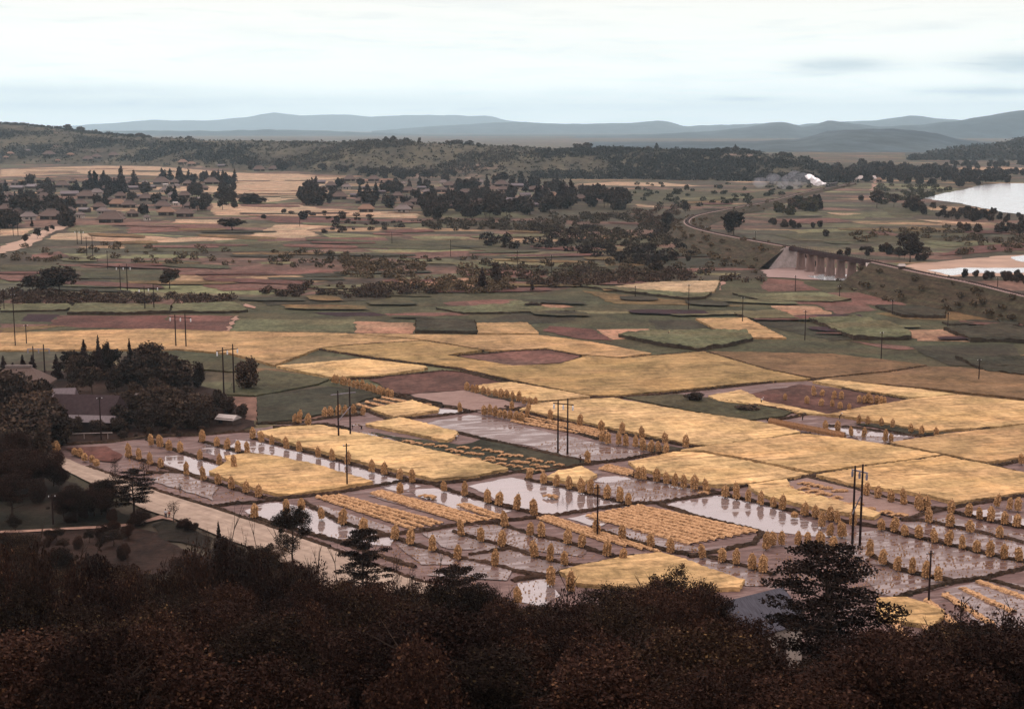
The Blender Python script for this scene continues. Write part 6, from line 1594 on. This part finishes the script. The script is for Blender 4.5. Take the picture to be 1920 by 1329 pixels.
person(678, 806, 1.6, 2.6, 'bend', DARKC, DARKC, 'bending worker in dark clothes cutting rice beside the white shirted one', HATM, .2)
person(855, 827, 1.6, .3, 'stoop', SHIRTW, DARKC, 'stooping worker in white shirt at the edge of the drained mud field', HATM, .2)
person(1088, 868, 1.6, -.6, 'stand', DARKC, DARKC, 'standing worker in dark clothes next to a lone straw shock', None, .2)
person(1252, 630, 1.6, .2, 'stoop', DARKC, NAVY, 'stooping worker in dark clothes among the green crops', HATM)
person(1574, 787, 1.6, .2, 'stoop', DARKC, DARKC, 'stooping worker with white headcloth in the far golden field', SHIRTW)
person(1505, 788, 1.6, 2.8, 'bend', DARKC, DARKC, 'bending worker in dark clothes beside the long straw rack', HATM)
person(1427, 757, 1.6, .3, 'stoop', SHIRTW, DARKC, 'stooping worker in white shirt behind the green bean plot', SHIRTW)

# ------------------------------------------------------------------ near wooded slope
ZG = [(0,58),(15,53),(30,46.5),(45,40.5),(60,34.5),(90,24),(120,14),(150,5),(166,.6),(175,-.6)]
def zg(x, y):
    return interp(ZG, y) + (mnoise.noise(Vector((x*.03, y*.03, 4.))) * 2.2 if y < 158 else 0)
V = []; Q = []; gx = np.arange(-130, 131, 3.); gy = np.arange(-20, 176, 3.)
for y in gy:
    for x in gx: V.append((x, y, zg(x, max(0, y)) - (1.6 if y < 12 else 0)))
nx = len(gx)
for j in range(len(gy)-1):
    for i in range(nx-1): Q.append((j*nx+i, j*nx+i+1, (j+1)*nx+i+1, (j+1)*nx+i))
tag(link('hillside', mesh('hillside', V, Q, True), FLOOR), kind='structure')
ENV = [(-60,985),(0,1000),(90,1010),(200,1040),(260,1050),(300,1062),(360,1040),(390,1002),(450,1006),(505,1026),(560,1048),(640,1074),(700,1086),(740,1096),(800,1085),(850,1082),(930,1100),(960,1128),(1000,1140),(1060,1130),(1110,1112),(1170,1112),(1200,1095),(1380,1112),(1410,1215),(1470,1240),(1600,1235),(1650,1190),(1700,1178),(1740,1160),(1780,1172),(1850,1160),(1980,1180)]
random.seed(99)
cn_ = {}
GR = {'fg_broad': ('reddish brown broadleaf tree in the near wooded slope', 'reddish brown trees of the near wooded slope'), 'fg_broad2': ('dark olive broadleaf tree in the near wooded slope', 'dark olive trees of the near wooded slope'),
      'fg_dense': ('low round dark tree in the near wooded slope', 'low round trees of the near wooded slope'), 'fg_conifer': ('small pointed conifer in the near wooded slope', 'small conifers of the near wooded slope')}
for dd, n_, hmax in [(163,20,11),(152,21,12),(140,20,11.5),(127,19,11),(114,18,10.5),(101,16,10),(88,15,10),(76,13,9),(65,11,8.5)]:
    for i in range(n_):
        d = dd + random.uniform(-5, 5); px_ = -90 + (i+.5+random.uniform(-.35, .35))*2100/n_
        x = (px_-960)/F*d*1.045; z0 = zg(x, d)
        env = min(interp(ENV, px_+q) for q in (-25, 0, 25)) if dd < 128 else max(interp(ENV, px_+q) for q in (-25, 0, 25))
        zmax = H - SL(env+random.uniform(0, 16))*d; h = min(zmax-z0, hmax*random.uniform(.85, 1.1))
        if 1365 < px_ < 1470 and d > 108 or h < 3: continue
        k = random.choices(['fg_broad', 'fg_broad2', 'fg_dense', 'fg_conifer'], [5, 4, 3, .6])[0]
        band = 'top fringe' if dd > 145 else 'upper part' if dd > 110 else 'lower part' if dd > 80 else 'bottom edge'
        sec = ('under the meadow', 'under the walking pair', 'under the road end', 'under the wet corner', 'under the rounded treetop', 'under the grey roof', 'under the great pine', 'under the striped wet field')[max(0, min(7, int(px_/240)))]
        nm_ = {'fg_broad': 'reddish brown tree', 'fg_broad2': 'dark olive tree', 'fg_dense': 'low round tree', 'fg_conifer': 'small conifer'}[k]; lb = f'{nm_}, {band} of wooded slope, {sec}'
        cn_[lb] = cn_.get(lb, 0) + 1; lb = lb if cn_[lb] == 1 else ORD[cn_[lb]-1] + ' ' + lb
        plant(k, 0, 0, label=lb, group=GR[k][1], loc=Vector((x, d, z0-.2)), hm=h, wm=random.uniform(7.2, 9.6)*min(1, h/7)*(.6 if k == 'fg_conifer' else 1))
def row_unique(P):
    """number the trees of one group from left to right"""
    g_ = {}
    for o in P:
        if o is not None: g_.setdefault(o['group'], []).append(o)
    for L_ in g_.values():
        L_.sort(key=lambda o: o.location.x/o.location.y)
        if len(L_) <= 38:
            for i, o in enumerate(L_): o['label'] = ORD[i] + ' from left, ' + o['label']
# tall dark trees on the flat ground between the slope and the road
RN = [(-100,820),(60,856),(110,880),(150,903),(215,935),(270,966),(330,982),(400,1012),(500,1050),(600,1098),(700,1140),(850,1200)]
EV = [(-60,975),(0,990),(80,1005),(150,1035),(260,1060),(300,1078),(350,1050),(395,998),(450,1006),(505,1028),(560,1050),(640,1076),(740,1098),(900,1100)]
TL = []
for dd in (174, 186, 198, 210, 222):
    for i in range(11):
        px_ = -70 + i*62 + random.uniform(-24, 24); d = dd + random.uniform(-4, 4); x = (px_-960)/F*d*1.045
        yb = 664.5 + F*math.tan(math.atan(H/d)-TH)
        if px_ > 700 or yb < interp(RN, px_) + 24 or (235 < px_ < 400 and yb < 1095): continue
        h = min(H - SL(interp(EV, px_)+random.uniform(0, 10))*d, 9.5)
        if h < 2.2: continue
        TL.append(plant(random.choice(['fg_broad', 'fg_broad2', 'fg_dense']), 0, 0, label='dark autumn tree on the flat between wooded slope and road', group='dark autumn trees between the wooded slope and the road', loc=Vector((x, d, 0)), hm=h, wm=random.uniform(6, 8.5)*min(1, h/6)))
row_unique(TL)
def on_slope(key, px_, d, ytop, wpx, lab):
    x = (px_-960)/F*d*1.045; z0 = zg(x, d) if d < 170 else 0; h = H - SL(ytop)*d - z0; s = F/(d*1.05)
    plant(key, 0, 0, loc=Vector((x, d, z0-.2)), hm=h, wm=wpx/s, label=lab)
random.seed(8)
for i in range(34):
    px_ = 20 + i*57 + random.uniform(-20, 20)
    if 1380 < px_ < 1660: continue
    on_slope('fg_wispy', px_, random.choice((152, 140, 128, 118)), interp(ENV, px_) - random.uniform(-12, 18), random.uniform(60, 105), ORD[i] + ' from left of the wispy trees on the upper edge of the wooded slope')
on_slope('fg_pine', 1548, 116, 1026, 268, 'great dark pine with flat layered boughs rising over the flooded paddies')
on_slope('fg_broad2', 1266, 150, 1062, 125, 'rounded dark treetop standing up against the near golden field')
on_slope('fg_broad2', 1140, 152, 1092, 120, 'low dark treetop left of the rounded treetop at the golden field')
on_slope('fg_broad', 1328, 150, 1108, 90, 'dark treetop between the rounded treetop and the grey roof')
on_slope('fg_pine', 682, 176, 992, 100, 'ragged dark tree rising over the end of the road')
on_slope('fg_broad2', 552, 205, 945, 78, 'slender dark leafy tree on the far road edge among straw shocks')
on_slope('fg_bare', 600, 170, 1030, 56, 'thin twiggy tree against the pale road')
on_slope('fg_bare', 745, 160, 1035, 24, 'tall dead pole tree in front of the road end')
on_slope('fg_bare', 775, 150, 1052, 26, 'pale leaning bare trunk near the dead pole tree')
on_slope('fg_bare', 438, 190, 988, 18, 'spindly plant with drooping leaves against the road')
on_slope('fg_bare', 395, 195, 985, 18, 'tiny twiggy plant at the road bend')
on_slope('fg_bare', 465, 185, 1000, 22, 'twiggy plant where the road meets the forest')
on_slope('fg_pine', 855, 158, 1062, 130, 'dark spreading treetop over the wet corner of the paddies')
on_slope('fg_bare', 1065, 158, 1080, 60, 'dark twiggy tree before the near golden field')
on_slope('fg_bare', 1800, 140, 1120, 110, 'reddish twiggy tree over the striped wet field')
on_slope('fg_bare', 1880, 135, 1130, 90, 'dark twiggy tree at the frame edge over the striped field')
on_slope('fg_bare', 1690, 135, 1145, 70, 'thin bare tree over the small golden corner field')
on_slope('fg_broad', 1860, 120, 1215, 160, 'reddish brown treetop under the twiggy frame edge tree')
# undergrowth so that no bare slope shows
C_ = []; R_ = []
for i in range(1500):
    d = random.uniform(42, 166); x = random.uniform(-.42, .42)*d*1.04; rr = random.uniform(.8, 1.9); C_.append((x, d, zg(x, d)+rr*.4)); R_.append((rr*1.3, rr*1.2, rr*.8))
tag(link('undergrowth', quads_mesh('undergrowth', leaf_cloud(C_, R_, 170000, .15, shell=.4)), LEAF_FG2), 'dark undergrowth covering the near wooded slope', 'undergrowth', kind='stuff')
# grey roofed house half hidden in the wood
hx = at_depth(1412, 1112, 146); hh = hip_house(Vector((hx.x, hx.y, zg(hx.x, hx.y)-.5)), 8., 7, hx.z - zg(hx.x, hx.y)-2.2, 2.6, 'slate', .6, 'grey sheet roofed house half hidden behind the great pine', 'house')
# take the pattern trees and shocks out of sight of the scene
for lst in list(K.values()) + [SH, hb_]:
    for o in lst:
        for ch in list(o.children): bpy.data.objects.remove(ch, do_unlink=True)
        bpy.data.objects.remove(o, do_unlink=True)
